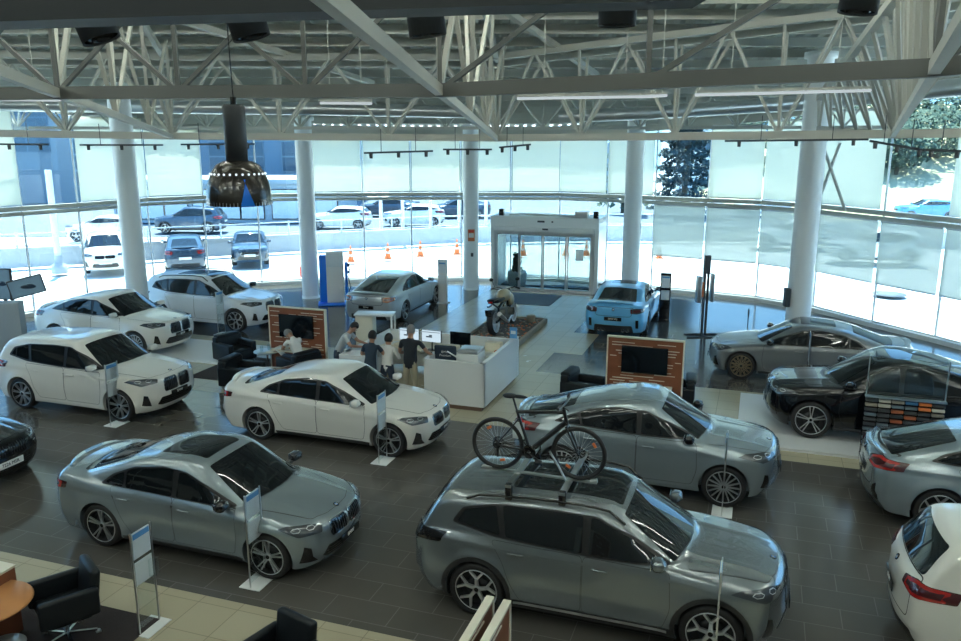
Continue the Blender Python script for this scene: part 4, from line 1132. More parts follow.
building((-17.5, 59.5, 0), (16, 6, 2.7), 'bld_grey', 'low garage front with black-framed glass doors across the street', [(-5.3, 1.3, 5, 2.1, 'gloss_black'), (0, 1.3, 5, 2.1, 'gloss_black'), (5.3, 1.3, 4.6, 2.1, 'gloss_black')], 'bld_white')
building((2, 84, 0), (22, 8, 5.0), 'bld_grey', 'long grey building across the street behind the entrance', [(-5, 2.5, 7, 2.4, 'bld_blue2'), (5, 2.5, 7, 2.4, 'bld_blue2')])
building((25, 92, 0), (8, 8, 9.5), 'bld_white', 'white house beside the big conifer', [(0, 5, 6, 1.2, 'bld_blue2'), (0, 7.5, 6, 1.2, 'bld_blue2')])
# sloping dry bank with bushes at the right
M['dry_grass'] = pbr('dry_grass', (.42, .38, .24), .95, noise=(.8, .35)); M['leaf'] = pbr('leaf', (.05, .09, .06), .8, noise=(2, .5)); M['leaf_dark'] = pbr('leaf_dark', (.022, .05, .055), .8, noise=(2, .4)); M['bark'] = pbr('bark', (.09, .07, .05), .9)
bk = MB(); vs = []; nX, nY = 30, 12
rs = random.Random(2)
for i in range(nX+1):
    for j in range(nY+1): vs.append((22+58*i/nX, 58+34*j/nY, -.1+9.5*(j/nY)**1.3*min(1, i/8)+rs.uniform(-.15, .15)*(j > 0)))
bk.add(vs, [(i*(nY+1)+j, (i+1)*(nY+1)+j, (i+1)*(nY+1)+j+1, i*(nY+1)+j+1) for i in range(nX) for j in range(nY)], 0, True)
struct('ground_bank', bk, 'dry_grass')
def bush(c, r, h, mat, lab, n=500, conifer=False, nm='bush', leaf=.22):
    e = empty(nm, c, 0, lab, 'tree' if conifer else 'bush'); b = MB(); rr = random.Random(int(c[0]*10))
    for _ in range(n):
        if conifer:
            t = rr.random()**.75; z = h*.06+h*.94*t; R_ = r*(1-t)*(.6+.4*math.sin(t*40)**2)+.1; a = rr.uniform(0, 2*PI); q = R_*rr.random()**.35; p = Vector((q*math.cos(a), q*math.sin(a), z-q*.25))
        else:
            d = Vector((rr.gauss(0, 1), rr.gauss(0, 1), rr.gauss(0, 1))).normalized()*(.55+.45*rr.random()); p = Vector((d.x*r, d.y*r, h*.55+d.z*h*.45))
        s = leaf*(.6+rr.random()); u = Vector((rr.gauss(0, 1), rr.gauss(0, 1), rr.gauss(0, .6))).normalized(); w = u.orthogonal().normalized()
        b.add([p-u*s-w*s*.6, p+u*s-w*s*.4, p+u*s*.7+w*s*.6, p-u*s*.8+w*s*.5], [(0, 1, 2, 3)])
    b.build('foliage', mat, e)
    t = MB(); t.tube([(0, 0, -.3), (0, 0, h*(.9 if conifer else .5))], [r*.08, r*.03], 8); t.build('trunk', 'bark', e)
bush((15.5, 62, 0), 3.1, 13, 'leaf_dark', 'tall dark blue-green conifer outside behind the right-hand glazing', 6000, True, 'conifer', .15)
bush((11.2, 64, 0), 2.0, 12, 'leaf', 'slimmer green tree left of the big conifer outside', 3200, True, 'conifer', .15)
for (x, y, z, r, h, lab) in ((36.5, 72, 2.6, 3.0, 4.5, 'green bush at the left on the dry bank outside'), (42, 76, 3.6, 4.0, 5.0, 'large grey-green bush in the middle of the dry bank'), (48, 78, 4.2, 3.4, 5, 'grey-green bush at the right on the dry bank outside'), (39, 86, 6.5, 5, 5, 'dark bush at the top of the dry bank'), (50, 88, 6.8, 5, 5, 'dark bush at the top right of the dry bank'), (30, 84, 4.0, 4, 6, 'dark green tree behind the blinds at the right')):
    bush((x, y, z), r, h, 'leaf', lab, 1600, False, 'bush', .2)

# ================================================================ ENTRANCE
e = empty('entrance_portal', G(-7.85, 30.3), GA, 'white boxed entrance portal with automatic sliding glass doors', 'door')
H_ = 2.9
b = MB()
for s in (-1, 1): b.box((s*2.07, .75, H_/2), (.16, 1.5, H_))
b.build('side_wall', 'white_lac', e)
b = MB(); b.box((0, .75, H_-.09), (4.3, 1.5, .18)); b.box((0, .0, H_-.22), (4.3, .08, .42)); b.box((0, -.06, H_-.48), (4.0, .18, .16)); b.build('header', 'white_matt', e)
b = MB(); b.box((0, -.06, 2.30), (4.0, .07, .10)); b.box((-1.95, -.02, 1.15), (.10, .08, 2.3)); b.box((1.95, -.02, 1.15), (.10, .08, 2.3)); b.box((0, -.03, .03), (4.0, .12, .06)); b.build('door_frame', 'alu', e)
for k in range(4):
    x0 = -1.9+.95*k
    f = MB(); yy = -.03 if k in (0, 3) else -.08
    for xx in (x0+.03, x0+.92): f.box((xx, yy, 1.15), (.05, .04, 2.2))
    f.box((x0+.475, yy, .09), (.95, .04, .08)); f.box((x0+.475, yy, 2.22), (.95, .04, .06)); fo = f.build('door_leaf', 'alu', e)
    g_ = MB(); g_.box((x0+.475, yy, 1.15), (.86, .012, 2.1)); g_.build('pane', 'window_glass', fo)
b = MB(); b.box((-.1, -.05, H_-.17), (.28, .03, .07)); b.box((.35, -.05, H_-.17), (.06, .05, .06)); b.box((.1, -.16, H_-.45), (.22, .06, .06)); b.build('door_sensor', 'steel_dark', e)
b = MB(); b.box((1.45, -.10, 1.5), (.30, .01, .42)); b.build('notice', 'paper', e)
p0 = e.matrix_basis
def on(e_, x, y, z): return e_.matrix_basis @ Vector((x, y, z))
for (x, lab) in ((-1.75, 'small black loudspeaker standing on the left of the entrance portal'), (2.0, 'small black loudspeaker standing on the right of the entrance portal')):
    b = MB(); b.box((0, 0, .13), (.18, .18, .26), bev=.01); b.lathe([(.07, 0), (.06, .01), (0, -.01)], (0, -.091, .13), axis='Y', n=16, mi=1); tag(b.build('loudspeaker', ['gloss_black', 'rubber'], loc=on(e, x, .15, H_), rz=GA), lab, 'speaker')
b = MB(); b.box((0, 0, .11), (.5, .35, .22), bev=.02); b.box((-.5, 0, .04), (.7, .3, .07), bev=.02); tag(b.build('control_box', 'duct', loc=on(e, 1.4, .4, H_), rz=GA), 'grey control unit lying on top of the entrance portal', 'box')
b = MB(); b.tube([(-1.2, 0, .03), (-.6, .1, .05), (0, -.05, .03), (.5, .1, .04), (.9, 0, .03)], .025, 6); b.tube([(-1.1, .1, .03), (-.2, .15, .06), (.7, .02, .03)], .02, 6); tag(b.build('cable_bundle', 'steel_white', loc=on(e, -.3, .35, H_), rz=GA), 'loose cables lying on top of the entrance portal', 'cable')
b = MB(); b.box((-7.5, 0, 0), (0, 0, 0)) if False else None
slab('door_mat', R4(-9.9, -5.8, 31.2, 33.8), -.0, .03, 'mat_grey', 'wide grey mat outside in front of the sliding doors', 'mat')
# planter with cactus outside
e = empty('potted_plant', at_z(517, 286, 0), 0, 'green bushy plant in a round white pot outside the doors', 'plant')
b = MB(); b.lathe([(.26, 0), (.36, .1), (.40, .5), (.36, .62), (.32, .60), (0, .58)], n=28); b.build('pot', 'white_matt', e)
b = MB(); rr = random.Random(9)
for i in range(260):
    a = rr.uniform(0, 2*PI); z = .6+rr.random()*.75; q = .22*(1-.5*(z-.6))*rr.random()**.5; p = Vector((q*math.cos(a), q*math.sin(a), z)); u = Vector((rr.gauss(0, 1), rr.gauss(0, 1), rr.gauss(.5, 1))).normalized()*.07; w = u.orthogonal()*.5
    b.add([p-u, p+w, p+u, p-w], [(0, 1, 2, 3)])
b.build('foliage', 'leaf', e)

# blue and white display panel
q0 = at_z(334, 304, 0)
e = empty('display_panel', q0, GA+.5, 'tall white display panel with a bright blue side standing by the glass', 'display')
b = MB(); b.box((0, 0, .03), (1.1, .75, .05), bev=.015); b.build('base', 'strong_blue', e)
b = MB(); b.box((.08, 0, .98), (.62, .12, 1.85), bev=.02); b.build('white_panel', 'white_matt', e)
b = MB(); b.box((-.34, .06, .93), (.26, .22, 1.7), bev=.02); b.box((.48, .1, .80), (.1, .2, 1.4), bev=.02); b.build('blue_side', 'strong_blue', e)
b = MB(); b.box((.08, -.07, 1.62), (.6, .03, .5), bev=.01); b.build('header_board', 'paper', e)
b = MB(); b.tube([(.5, .1, 1.45), (.62, .1, 1.3), (.56, .1, .9), (.62, .05, .6), (.52, 0, .35)], .02, 8); b.ball((.55, .1, 1.4), .07, 0, 10); b.ball((.56, .1, 1.15), .05, 0, 10); b.build('cable', 'cloth_navy', e)

# totems
def totem(px, v, lab, dark):
    e = empty('info_totem', at_z(px, v, 0), GA, lab, 'totem')
    mt = 'gloss_black' if dark else 'white_matt'
    b = MB(); b.box((0, 0, .015), (.42, .35, .03)); b.box((0, 0, .80), (.34, .10, 1.6), bev=.01); b.build('panel', mt, e)
    b = MB(); b.box((0, -.055, 1.32), (.27, .01, .40)); b.box((0, -.055, .88), (.27, .01, .32)); b.build('paper_sheet', 'paper', e)
    b = MB(); b.box((0, -.062, 1.47), (.24, .006, .05)); b.build('print', 'blue_print', e)
totem(443, 303, 'slim pale information totem beside the silver grey car near the glass', False)
totem(664, 321, 'slim black information totem right of the light blue car', True)
# tall stand with catalogues
e = empty('catalogue_stand', at_z(703, 336, 0), GA+.35, 'tall thin dark stand with hanging display items by the right glazing', 'stand')
b = MB(); b.box((0, -.18, .02), (1.1, .07, .04)); b.box((0, .18, .02), (1.1, .07, .04)); b.box((0, 0, .03), (.06, .4, .03)); b.build('foot', 'steel_dark', e)
b = MB(); b.box((-.05, 0, 1.2), (.06, .07, 2.4)); b.box((.05, 0, 1.2), (.06, .07, 2.4)); b.box((0, 0, 2.2), (.18, .12, .55), bev=.01); b.build('pole', 'steel_dark', e)
b = MB(); b.box((-.22, 0, 1.45), (.14, .22, .8), bev=.02); b.box((.18, 0, 1.5), (.08, .26, .85), bev=.02); b.build('holder', 'duct', e)
b = MB(); b.box((-.12, -.05, 1.45), (.06, .10, .45)); b.build('leaflet', 'tan_orange', e)
b = MB(); b.tube([(0, 0, 0), (0, 0, .8)], .015, 8); b.box((0, 0, .65), (.05, .02, .2)); tag(b.build('barrier_post', 'steel_dark', loc=at_z(747, 334, 0)), 'thin short post standing on the floor between the tall stand and the right column', 'post')
# price stands
def price_stand(px, v, lab, h=1.35, rz=math.radians(71), big=False):
    e = empty('price_stand', at_z(px, v, 0), rz, lab, 'stand')
    b = MB(); b.box((0, 0, .008), (.42, .32, .014), bev=.004); b.build('base_plate', 'white_matt', e)
    w = .17
    b = MB(); 
    for s in (-1, 1): b.box((s*w, 0, h/2), (.016, .016, h))
    b.build('post', 'alu', e)
    b = MB(); b.box((0, 0, h/2+.03), (w*2-.02, .006, h-.08)); b.build('acrylic_sheet', 'acrylic', e)
    for (z, hh) in ((h-.19, .34), (h-.56, .30)):
        b = MB(); b.box((0, 0.004, z), (.29, .014, hh)); b.build('price_card', 'paper', e)
    b = MB(); b.box((0, -.006, h-.07), (.27, .005, .07)); b.box((0, .014, h-.07), (.27, .005, .07)); b.build('card_header', 'blue_print', e)
    if big:
        b = MB(); b.box((.13, -.03, h-.58), (.12, .06, .22)); b.build('leaflet_box', 'acrylic', e)
price_stand(117, 424, 'clear price stand at the front wheel of the large white car at the left')
price_stand(122, 352, 'clear price stand between the two white cars at the left')
price_stand(222, 334, 'clear price stand beside the front wheel of the pale car behind the others')
price_stand(258, 582, 'clear price stand beside the front wheel of the grey saloon')
price_stand(383, 461, 'clear price stand beside the front wheel of the white saloon')
price_stand(722, 512, 'edge-on price stand at the front wheel of the grey coupe-roofed car')
price_stand(714, 672, 'edge-on price stand in front of the dark grey car at the bottom')
price_stand(806, 386, 'edge-on price stand beside the matt grey saloon at the right')
price_stand(150, 627, 'clear price stand with leaflet box beside the near left carpet', big=True)

# ================================================================ FURNITURE
def armchair(c, rz, lab, w=.86, d=.82, group=None):
    e = empty('armchair', c, rz, lab, 'armchair', group)      # faces +x
    b = MB(); b.box((.02, 0, .24), (d-.06, w-.26, .30), bev=.04); b.box((.06, 0, .40), (d-.14, w-.30, .10), bev=.04); b.build('seat', 'leather', e)
    b = MB(); b.box((-d/2+.10, 0, .50), (.20, w-.04, .56), bev=.05); b.box((-d/2+.09, 0, .78), (.24, w-.16, .13), bev=.06); b.build('backrest', 'leather', e)
    for s in (-1, 1):
        b = MB(); b.box((.0, s*(w/2-.08), .36), (d, .16, .54), bev=.04); b.build('armrest', 'leather', e)
    for sx in (-1, 1):
        for sy in (-1, 1):
            b = MB(); b.box((sx*(d/2-.08), sy*(w/2-.08), .045), (.04, .04, .09)); b.build('leg', 'alu', e)
    e.scale = (1, 1, .88)
    return e
D_ = math.radians
armchair(at_z(243, 386, 0), GA+D_(2), 'black leather armchair nearest the white saloon in the left seating group')
armchair(at_z(236, 362, 0)+Vector((-.05, .1, 0)), GA-D_(20), 'black leather armchair behind the nearest one in the left seating group')
chairC = armchair(at_z(300, 377, 0)+Vector((0, 0, 0)), GA+D_(158), 'black leather armchair in which the man in the white shirt sits')
armchair(at_z(583, 403, 0)+Vector((.0, .1, 0)), GA-D_(8), 'black leather armchair left of the right-hand screen wall')
armchair(at_z(676, 408, 0)+Vector((.0, .1, 0)), GA+D_(184), 'black leather armchair right of the right-hand screen wall')
def glass_table(c, lab, r=.34, h=.55):
    e = empty('side_table', c, 0, lab, 'table')
    b = MB(); b.lathe([(0, h-.012), (r, h-.012), (r, h), (0, h)], n=40); b.build('table_top', 'alu', e)
    b = MB(); b.lathe([(.025, .02), (.025, h-.01)], n=12); b.build('pedestal', 'chrome', e)
    b = MB(); b.lathe([(.22, 0), (.22, .015), (.03, .03)], n=32); b.build('base', 'chrome', e)
    return e
tq = at_z(267, 351, .55); tq.z = 0
glass_table(tq, 'small round pale table between the armchairs in the left seating group')
for (dx, dy, lab) in ((-.12, -.05, 'clear drinking glass standing at the left on the small round table'), (.02, .12, 'clear drinking glass standing at the back of the small round table')):
    b = MB(); b.lathe([(0, 0), (.035, 0), (.04, .15), (.035, .15), (.03, .01), (0, .01)], n=14); tag(b.build('drinking_glass', 'acrylic', loc=tq+Vector((dx, dy, .55))), lab, 'glass')
b = MB(); b.box((0, 0, .006), (.30, .21, .012)); tag(b.build('magazine', 'ivory', loc=tq+Vector((.15, -.1, .55)), rz=.3), 'pale magazine lying on the small round table', 'magazine')
def screen_wall(c, rz, lab, w=1.62, h=1.65, tv=(1.0, .60), tvoff=-.0, ledge=True):
    e = empty('screen_wall', c, rz, lab, 'media wall')
    b = MB(); b.box((0, 0, h/2), (w, .07, h)); b.build('wood_panel', 'wood', e)
    b = MB(); b.box((-w/2-.012, 0, h/2), (.03, .10, h)); b.box((w/2+.012, 0, h/2), (.03, .10, h)); b.box((0, 0, h+.012), (w+.05, .10, .03)); b.build('edge_frame', 'ivory', e)
    b = MB(); rr = random.Random(int(abs(c[0])*100)); k = 0; z = .12
    while z < h-.06:
        for _ in range(3):
            L = rr.uniform(.12, .5); x = rr.uniform(-w/2+L/2+.03, w/2-L/2-.03); b.box((x, -.038, z), (L, .008, .016))
        z += .062
    b.build('inlay', 'wood_stripe', e)
    t = MB(); t.box((tvoff, -.07, h-.46), (tv[0], .05, tv[1]), bev=.008); t.box((tvoff, -.040, h-.46), (.3, .03, .3)); to = t.build('television', 'gloss_black', e)
    t = MB(); t.box((tvoff, -.097, h-.46), (tv[0]-.03, .004, tv[1]-.03)); t.build('screen', 'screen_black', to)
    if ledge:
        b = MB(); b.box((tvoff+.05, -.26, .62), (1.15, .42, .05), bev=.01); b.build('ledge', 'ivory', e)
        b = MB(); b.box((tvoff+.05, -.22, .44), (1.12, .34, .30), bev=.01); b.build('cabinet', 'wood', e)
        b = MB(); b.box((tvoff+.18, -.25, .67), (.10, .08, .05)); b.build('card_holder', 'paper', e)
    return e
screen_wall(G(-11.05, 17.62), GA, 'wooden media wall with a dark television behind the man in white at the left')
screen_wall(G(-2.15, 17.3), GA, 'wooden media wall with a dark television between the armchairs at the right')
b0 = at_z(490, 598, 1.65)
for (q, lab) in ((Vector((b0.x, b0.y, 0)), 'wood panel with a pale edge at the bottom edge, the left one of the pair'), (Vector((at_z(507, 602, 1.65).x, at_z(507, 602, 1.65).y, 0)), 'wood panel with a pale edge at the bottom edge, the right one of the pair')):
    a = D_(71); dr = Vector((math.cos(a), math.sin(a), 0)); e = empty('wood_screen', q-dr*.9, a, lab, 'screen')
    b = MB(); b.box((0, 0, .82), (1.8, .05, 1.64)); b.build('wood_panel', 'wood', e)
    b = MB(); b.box((.9, 0, .825), (.03, .08, 1.65)); b.box((-.9, 0, .825), (.03, .08, 1.65)); b.box((0, 0, 1.65), (1.83, .08, .03)); b.build('edge_frame', 'ivory', e)
    b = MB(); rr = random.Random(7)
    for k in range(24): L = rr.uniform(.2, .5); b.box((rr.uniform(-.6, .6), -.03, .1+k*.064), (L, .012, .016)); 
    b.build('inlay', 'wood_stripe', e)
# near left corner
cq = at_z(10, 602, .74)
e = empty('round_table', (cq.x-.30, cq.y-.02, 0), 0, 'round orange-brown wooden table at the bottom left edge', 'table')
b = MB(); b.lathe([(0, .71), (.50, .71), (.52, .725), (.50, .74), (0, .74)], n=48); b.build('table_top', 'wood_light', e)
b = MB(); b.lathe([(.035, .02), (.035, .71)], n=14); b.build('pedestal', 'chrome', e)
b = MB(); b.lathe([(.28, 0), (.28, .015), (.04, .03)], n=32); b.build('base', 'chrome', e)
def swivel(c, rz, lab):
    e = empty('swivel_armchair', c, rz, lab, 'armchair')
    b = MB(); b.box((.0, 0, .45), (.58, .52, .12), bev=.05); b.box((-.02, 0, .35), (.5, .46, .10), bev=.04); b.build('seat', 'leather', e)
    b = MB(); b.box((-.30, 0, .66), (.12, .56, .52), bev=.05, rot=Matrix.Rotation(D_(-8), 3, 'Y')); b.build('backrest', 'leather', e)
    for s in (-1, 1): b = MB(); b.box((.0, s*.305, .56), (.66, .10, .34), bev=.035); b.build('armrest', 'leather', e)
    b = MB(); b.lathe([(.03, .06), (.03, .36)], n=12); b.build('gas_post', 'chrome', e)
    b = MB()
    for k in range(5):
        a = 2*PI*k/5+.3; b.bar((0, 0, .09), (.33*math.cos(a), .33*math.sin(a), .06), .035, .025)
    b.build('star_base', 'chrome', e)
    for k in range(5):
        a = 2*PI*k/5+.3; b = MB(); b.lathe([(0, -.015), (.03, -.015), (.03, .015), (0, .015)], (.34*math.cos(a), .34*math.sin(a), .03), axis='Y', n=12); b.build('castor', 'alu', e)
    return e
s0 = at_z(64, 606, .45); swivel((s0.x, s0.y, 0), D_(220), 'black leather swivel armchair with chrome star base in the bottom left corner')
s1 = at_z(276, 668, .45); swivel((s1.x, s1.y, 0), D_(236), 'black armchair whose back rises over the bottom edge')
q = at_z(8, 641, .45); b = MB(); b.lathe([(0, .42), (.2, .42), (.21, .44), (.2, .45), (0, .45)], n=36); b.lathe([(.02, .0), (.02, .42)], n=10); b.lathe([(.14, 0), (.14, .012), (.02, .02)], n=24)
tag(b.build('stool', 'duct', loc=(q.x, q.y-.05, 0)), 'round pale grey stool top at the very bottom left', 'stool')
q = at_z(-6, 571, .9); b = MB(); b.box((0, 0, .44), (.55, .5, .86)); o = b.build('cabinet', 'wood', loc=(q.x-.18, q.y, 0), rz=GA); tag(o, 'brown wooden cabinet with pale top at the left edge', 'cabinet'); b = MB(); b.box((0, 0, .885), (.57, .52, .03)); b.build('cabinet_top', 'ivory', o)
# screens and cabinet at the far left by the glass
y = 21.5
q = at_y(19, 288, y)
def bigscreen(px, v, w, h, rz, lab, tilt=0, so=0):
    q = at_y(px, v, y); e = empty('monitor', (q.x, q.y, 0), rz, lab, 'screen')
    b = MB(); b.box((0, 0, q.z), (w, .07, h), bev=.01, rot=Matrix.Rotation(tilt, 3, 'Y')); b.build('housing', 'steel_dark', e)
    b = MB(); b.box((0, -.04, q.z), (w-.06, .01, h-.06), rot=Matrix.Rotation(tilt, 3, 'Y')); b.build('screen', 'screen_pic', e)
    b = MB(); b.box((so, .05, (q.z)/2), (.08, .06, q.z)); b.box((so, .05, .02), (.5, .4, .04)); b.build('stand', 'steel_dark', e)
    b = MB(); b.ball((-.02+w*.08, -.05, q.z), w*.22, 0, 14, (1, .04, .32)); b.ball((w*.1, -.055, q.z+h*.06), w*.12, 0, 14, (1, .04, .45)); b.build('picture', 'navy_paint', e)
M['screen_pic'] = pbr('screen_pic', (.10, .17, .22), .15, emit=(.25, .42, .55), estr=.06)
bigscreen(2, 284, .62, .85, D_(-8), 'large screen at the left edge showing a blue picture', 0)
bigscreen(26.5, 286.5, .86, .50, D_(24), 'smaller tilted screen showing a dark car picture at the left edge', D_(-12), -.38)
q = at_y(8, 302, 21.1); b = MB(); b.box((0, 0, q.z/2), (.62, .4, q.z), bev=.01); o = b.build('cabinet', 'bld_grey', loc=(q.x, 21.1, 0), rz=D_(10)); tag(o, 'grey low cabinet below the screens at the left edge', 'cabinet')

# ---- reception desk
M['plinth_brown'] = pbr('plinth_brown', (.16, .10, .07), .6)
e = empty('reception_desk', G(-7.2, 17.3), GA, 'white walled reception desk with worktop in the middle of the hall', 'desk')
def lo(u, v): return (u+7.2, v-17.3)
def wallp(u0, v0, u1, v1, h, t=.10, z0=.10):
    a, b_ = lo(u0, v0), lo(u1, v1); m = MB(); m.bar((a[0], a[1], (h+z0)/2), (b_[0], b_[1], (h+z0)/2), t, h-z0); return m
wallp(-6.85, 16.12, -5.45, 16.12, 1.10).build('front_panel', 'white_lac', e)
wallp(-5.5, 16.07, -5.5, 18.75, 1.10).build('side_panel', 'white_lac', e)
wallp(-8.95, 18.72, -5.45, 18.72, 1.02).build('back_panel', 'white_matt', e)
wallp(-8.95, 16.3, -8.95, 18.77, 1.02).build('side_panel', 'white_matt', e)
wallp(-9.0, 16.3, -8.25, 16.3, 1.02, .5).build('front_panel', 'white_lac', e)
wallp(-6.85, 16.12, -6.85, 16.7, 1.10).build('end_panel', 'white_lac', e)
b = MB(); b.prism([lo(-8.9, 17.95), lo(-5.55, 17.95), lo(-5.55, 18.67), lo(-8.9, 18.67)], .72, .76); b.prism([lo(-6.2, 16.2), lo(-5.56, 16.2), lo(-5.56, 17.95), lo(-6.2, 17.95)], .72, .76); b.build('worktop', 'ivory', e)
b = MB(); b.prism([lo(-6.85, 16.12-.03), lo(-5.52, 16.12-.03), lo(-5.52, 18.7), lo(-6.85, 18.7)], .0, .10); b.build('plinth', 'plinth_brown', e)
def dmon(u, v, rz, lit, lab, w=.54, h=.32):
    q = G(u, v, .76); m = empty('computer_monitor', q, GA+rz, lab, 'monitor')
    b = MB(); b.box((0, 0, .36), (w, .04, h), bev=.006); b.build('housing', 'gloss_black', m)
    b = MB(); b.box((0, -.023, .36), (w-.03, .004, h-.03)); so = b.build('screen', 'screen_lit' if lit else 'screen_black', m)
    if lit:
        b = MB(); b.box((-.06, -.027, .34), (.16, .003, .03)); b.box((-.02, -.027, .375), (.08, .003, .03)); b.box((0, -.027, .46), (w-.06, .003, .012)); b.build('screen_graphics', 'cloth_navy', so)
    b = MB(); b.tube([(0, .02, .01), (0, .03, .3)], .018, 8); b.box((0, .0, .01), (.24, .18, .015), bev=.004); b.build('stand', 'gloss_black', m)
dmon(-8.08, 18.0, D_(2), True, 'lit computer monitor on the desk hidden partly by the grey-haired man')
dmon(-7.48, 18.0, D_(-2), True, 'lit computer monitor with a small dark picture on the reception desk')
dmon(-6.72, 18.0, D_(-4), False, 'dark computer monitor on the right half of the reception desk')
# phones, keyboards, papers
def box_item(name, u, v, z, d, rz, mat, lab, cat, bev=.006, grp=None):
    b = MB(); b.box((0, 0, d[2]/2), d, bev=bev); o = b.build(name, mat, loc=G(u, v, z), rz=GA+rz); return tag(o, lab, cat, grp)
box_item('keyboard', -7.45, 17.75, .76, (.42, .14, .02), 0, 'gloss_black', 'black keyboard in front of the lit monitor on the reception desk', 'keyboard')
box_item('telephone', -7.1, 17.9, .76, (.2, .2, .08), .3, 'gloss_black', 'black desk telephone between the two right monitors', 'telephone', .02)
box_item('paper_stack', -8.55, 18.3, .76, (.3, .22, .05), .4, 'paper', 'white paper stack in the left corner of the reception desk', 'papers')
box_item('paper_tray', -8.35, 18.1, .76, (.28, .3, .09), -.2, 'ivory', 'beige paper tray near the left end of the reception desk', 'tray')
e2 = empty('printer', G(-6.02, 16.80, .76), GA+.05, 'white office printer with open paper tray on the reception desk', 'printer')
b = MB(); b.box((0, 0, .20), (.52, .58, .40), bev=.02); b.build('housing', 'white_matt', e2)
b = MB(); b.box((0, 0, .44), (.48, .52, .08), bev=.015); b.box((.05, -.1, .49), (.24, .14, .012)); b.build('lid', 'duct', e2)
b = MB(); b.box((-.36, -.12, .36), (.30, .30, .012), rot=Matrix.Rotation(.5, 3, 'Y')); b.build('paper_tray', 'paper', e2)
box_item('book_stack', -5.82, 17.45, .76, (.26, .32, .18), .1, 'steel_white', 'stack of pale folders behind the printer on the reception desk', 'folders')
box_item('pencil_cup', -5.78, 18.0, .76, (.12, .12, .14), .1, 'tan_orange', 'small orange-brown cup in the back right corner of the reception desk', 'cup', .03)
box_item('leaflet_stack', -6.0, 18.45, .76, (.4, .2, .22), 0, 'ivory', 'beige leaflet tray along the back of the reception desk', 'tray')
e2 = empty('leaflet_stand', G(-5.5, 18.45, 1.10), GA, 'small blue leaflet stand on the corner of the reception desk wall', 'stand')
b = MB(); b.box((0, 0, .15), (.18, .03, .28)); b.build('leaflet', 'blue_print', e2); b = MB(); b.box((0, .0, .01), (.2, .09, .015)); b.box((0, -.02, .17), (.12, .004, .08)); b.build('holder', 'paper', e2)
# office chair with lettering on its back
e2 = empty('office_chair', G(-6.58, 16.85), GA+D_(95), 'dark office chair with pale lettering on its back at the reception desk', 'chair')
b = MB(); b.box((.05, 0, .48), (.5, .5, .09), bev=.035); b.build('seat', 'cloth_navy', e2)
b = MB(); b.box((-.24, 0, .95), (.07, .52, .72), bev=.03, rot=Matrix.Rotation(D_(-6), 3, 'Y')); bb_ = b.build('backrest', 'cloth_navy', e2)
text_obj('lettering', 'BMW', .075, 'plate_white', bb_, frame_mtx((-.305, 0, 1.16), (0, -1, 0), (.1, 0, 1))); text_obj('lettering', 'Premium', .075, 'plate_white', bb_, frame_mtx((-.298, 0, 1.08), (0, -1, 0), (.1, 0, 1)))
b = MB(); b.lathe([(.025, .07), (.025, .44)], n=12)
for k in range(5): a = 2*PI*k/5; b.bar((0, 0, .08), (.3*math.cos(a), .3*math.sin(a), .05), .04, .03)
b.build('star_base', 'gloss_black', e2)
# high white table behind the desk
q = at_z(375, 313, 1.0)
e = empty('high_table', (q.x, q.y, 0), GA+D_(14), 'white high table with a cream cabinet under its left half behind the visitors', 'table')
b = MB(); b.box((0, 0, .98), (1.12, .55, .05), bev=.006); b.build('table_top', 'white_lac', e)
b = MB(); b.box((-.28, .02, .48), (.5, .48, .95), bev=.006); b.build('cabinet', 'ivory', e)
for y_ in (-.22, .24): b = MB(); b.box((.52, y_, .48), (.05, .05, .95)); b.build('leg', 'white_lac', e)
# swatch rack in front of the black car
e = empty('sample_rack', G(2.80, 16.05), GA, 'display rack with rows of colour and leather samples and a clear sheet above', 'display rack')
b = MB(); b.box((0, .06, .62), (1.34, .04, 1.16)); b.box((0, 0, .02), (1.36, .4, .04)); b.build('back_panel', 'gloss_black', e)
b = MB(); b.box((0, -.0, 1.21), (1.36, .12, .03)); b.build('top_rail', 'alu', e)
b = MB(); b.box((0, .05, 1.60), (1.34, .012, .74)); b.build('acrylic_sheet', 'acrylic', e)
b = MB()
for s in (-1, 1): b.box((s*.66, .05, 1.6), (.02, .02, .76))
b.build('post', 'alu', e)
cols = {'sw1': (.05, .055, .06), 'sw2': (.55, .52, .44), 'sw3': (.40, .12, .05), 'sw4': (.06, .20, .40), 'sw5': (.80, .22, .06), 'sw6': (.12, .16, .19), 'sw7': (.30, .27, .22)}
for k_, c_ in cols.items(): M[k_] = pbr(k_, c_, .45)
pal = [['sw1', 'sw7', 'sw1', 'sw6', 'sw1', 'sw1', 'sw6', 'sw1', 'sw6', 'sw6', 'sw7'], ['sw2', 'sw2', 'sw1', 'sw1', 'sw1', 'sw6', 'sw1', 'sw1', 'sw6', 'sw1', 'sw1'], ['sw7', 'sw6', 'sw3', 'sw1', 'sw3', 'sw1', 'sw3', 'sw1', 'sw7', 'sw1', 'sw7'], ['sw4', 'sw6', 'sw1', 'sw3', 'sw1', 'sw4', 'sw1', 'sw1', 'sw1', 'sw1', 'sw6'], ['sw5', 'sw5', 'sw1', 'sw1', 'sw6', 'sw1', 'sw1', 'sw1', 'sw6', 'sw1', 'sw1'], ['sw1', 'sw2', 'sw7', 'sw1', 'sw2', 'sw1', 'sw1', 'sw6', 'sw1', 'sw1', 'sw1']]
for i, colm in enumerate(pal):
    for j, mk in enumerate(colm):
        b = MB(); b.box((-.56+.224*i, .0, 1.14-.095*j), (.205, .07, .055), bev=.006); b.build('sample', mk, e)

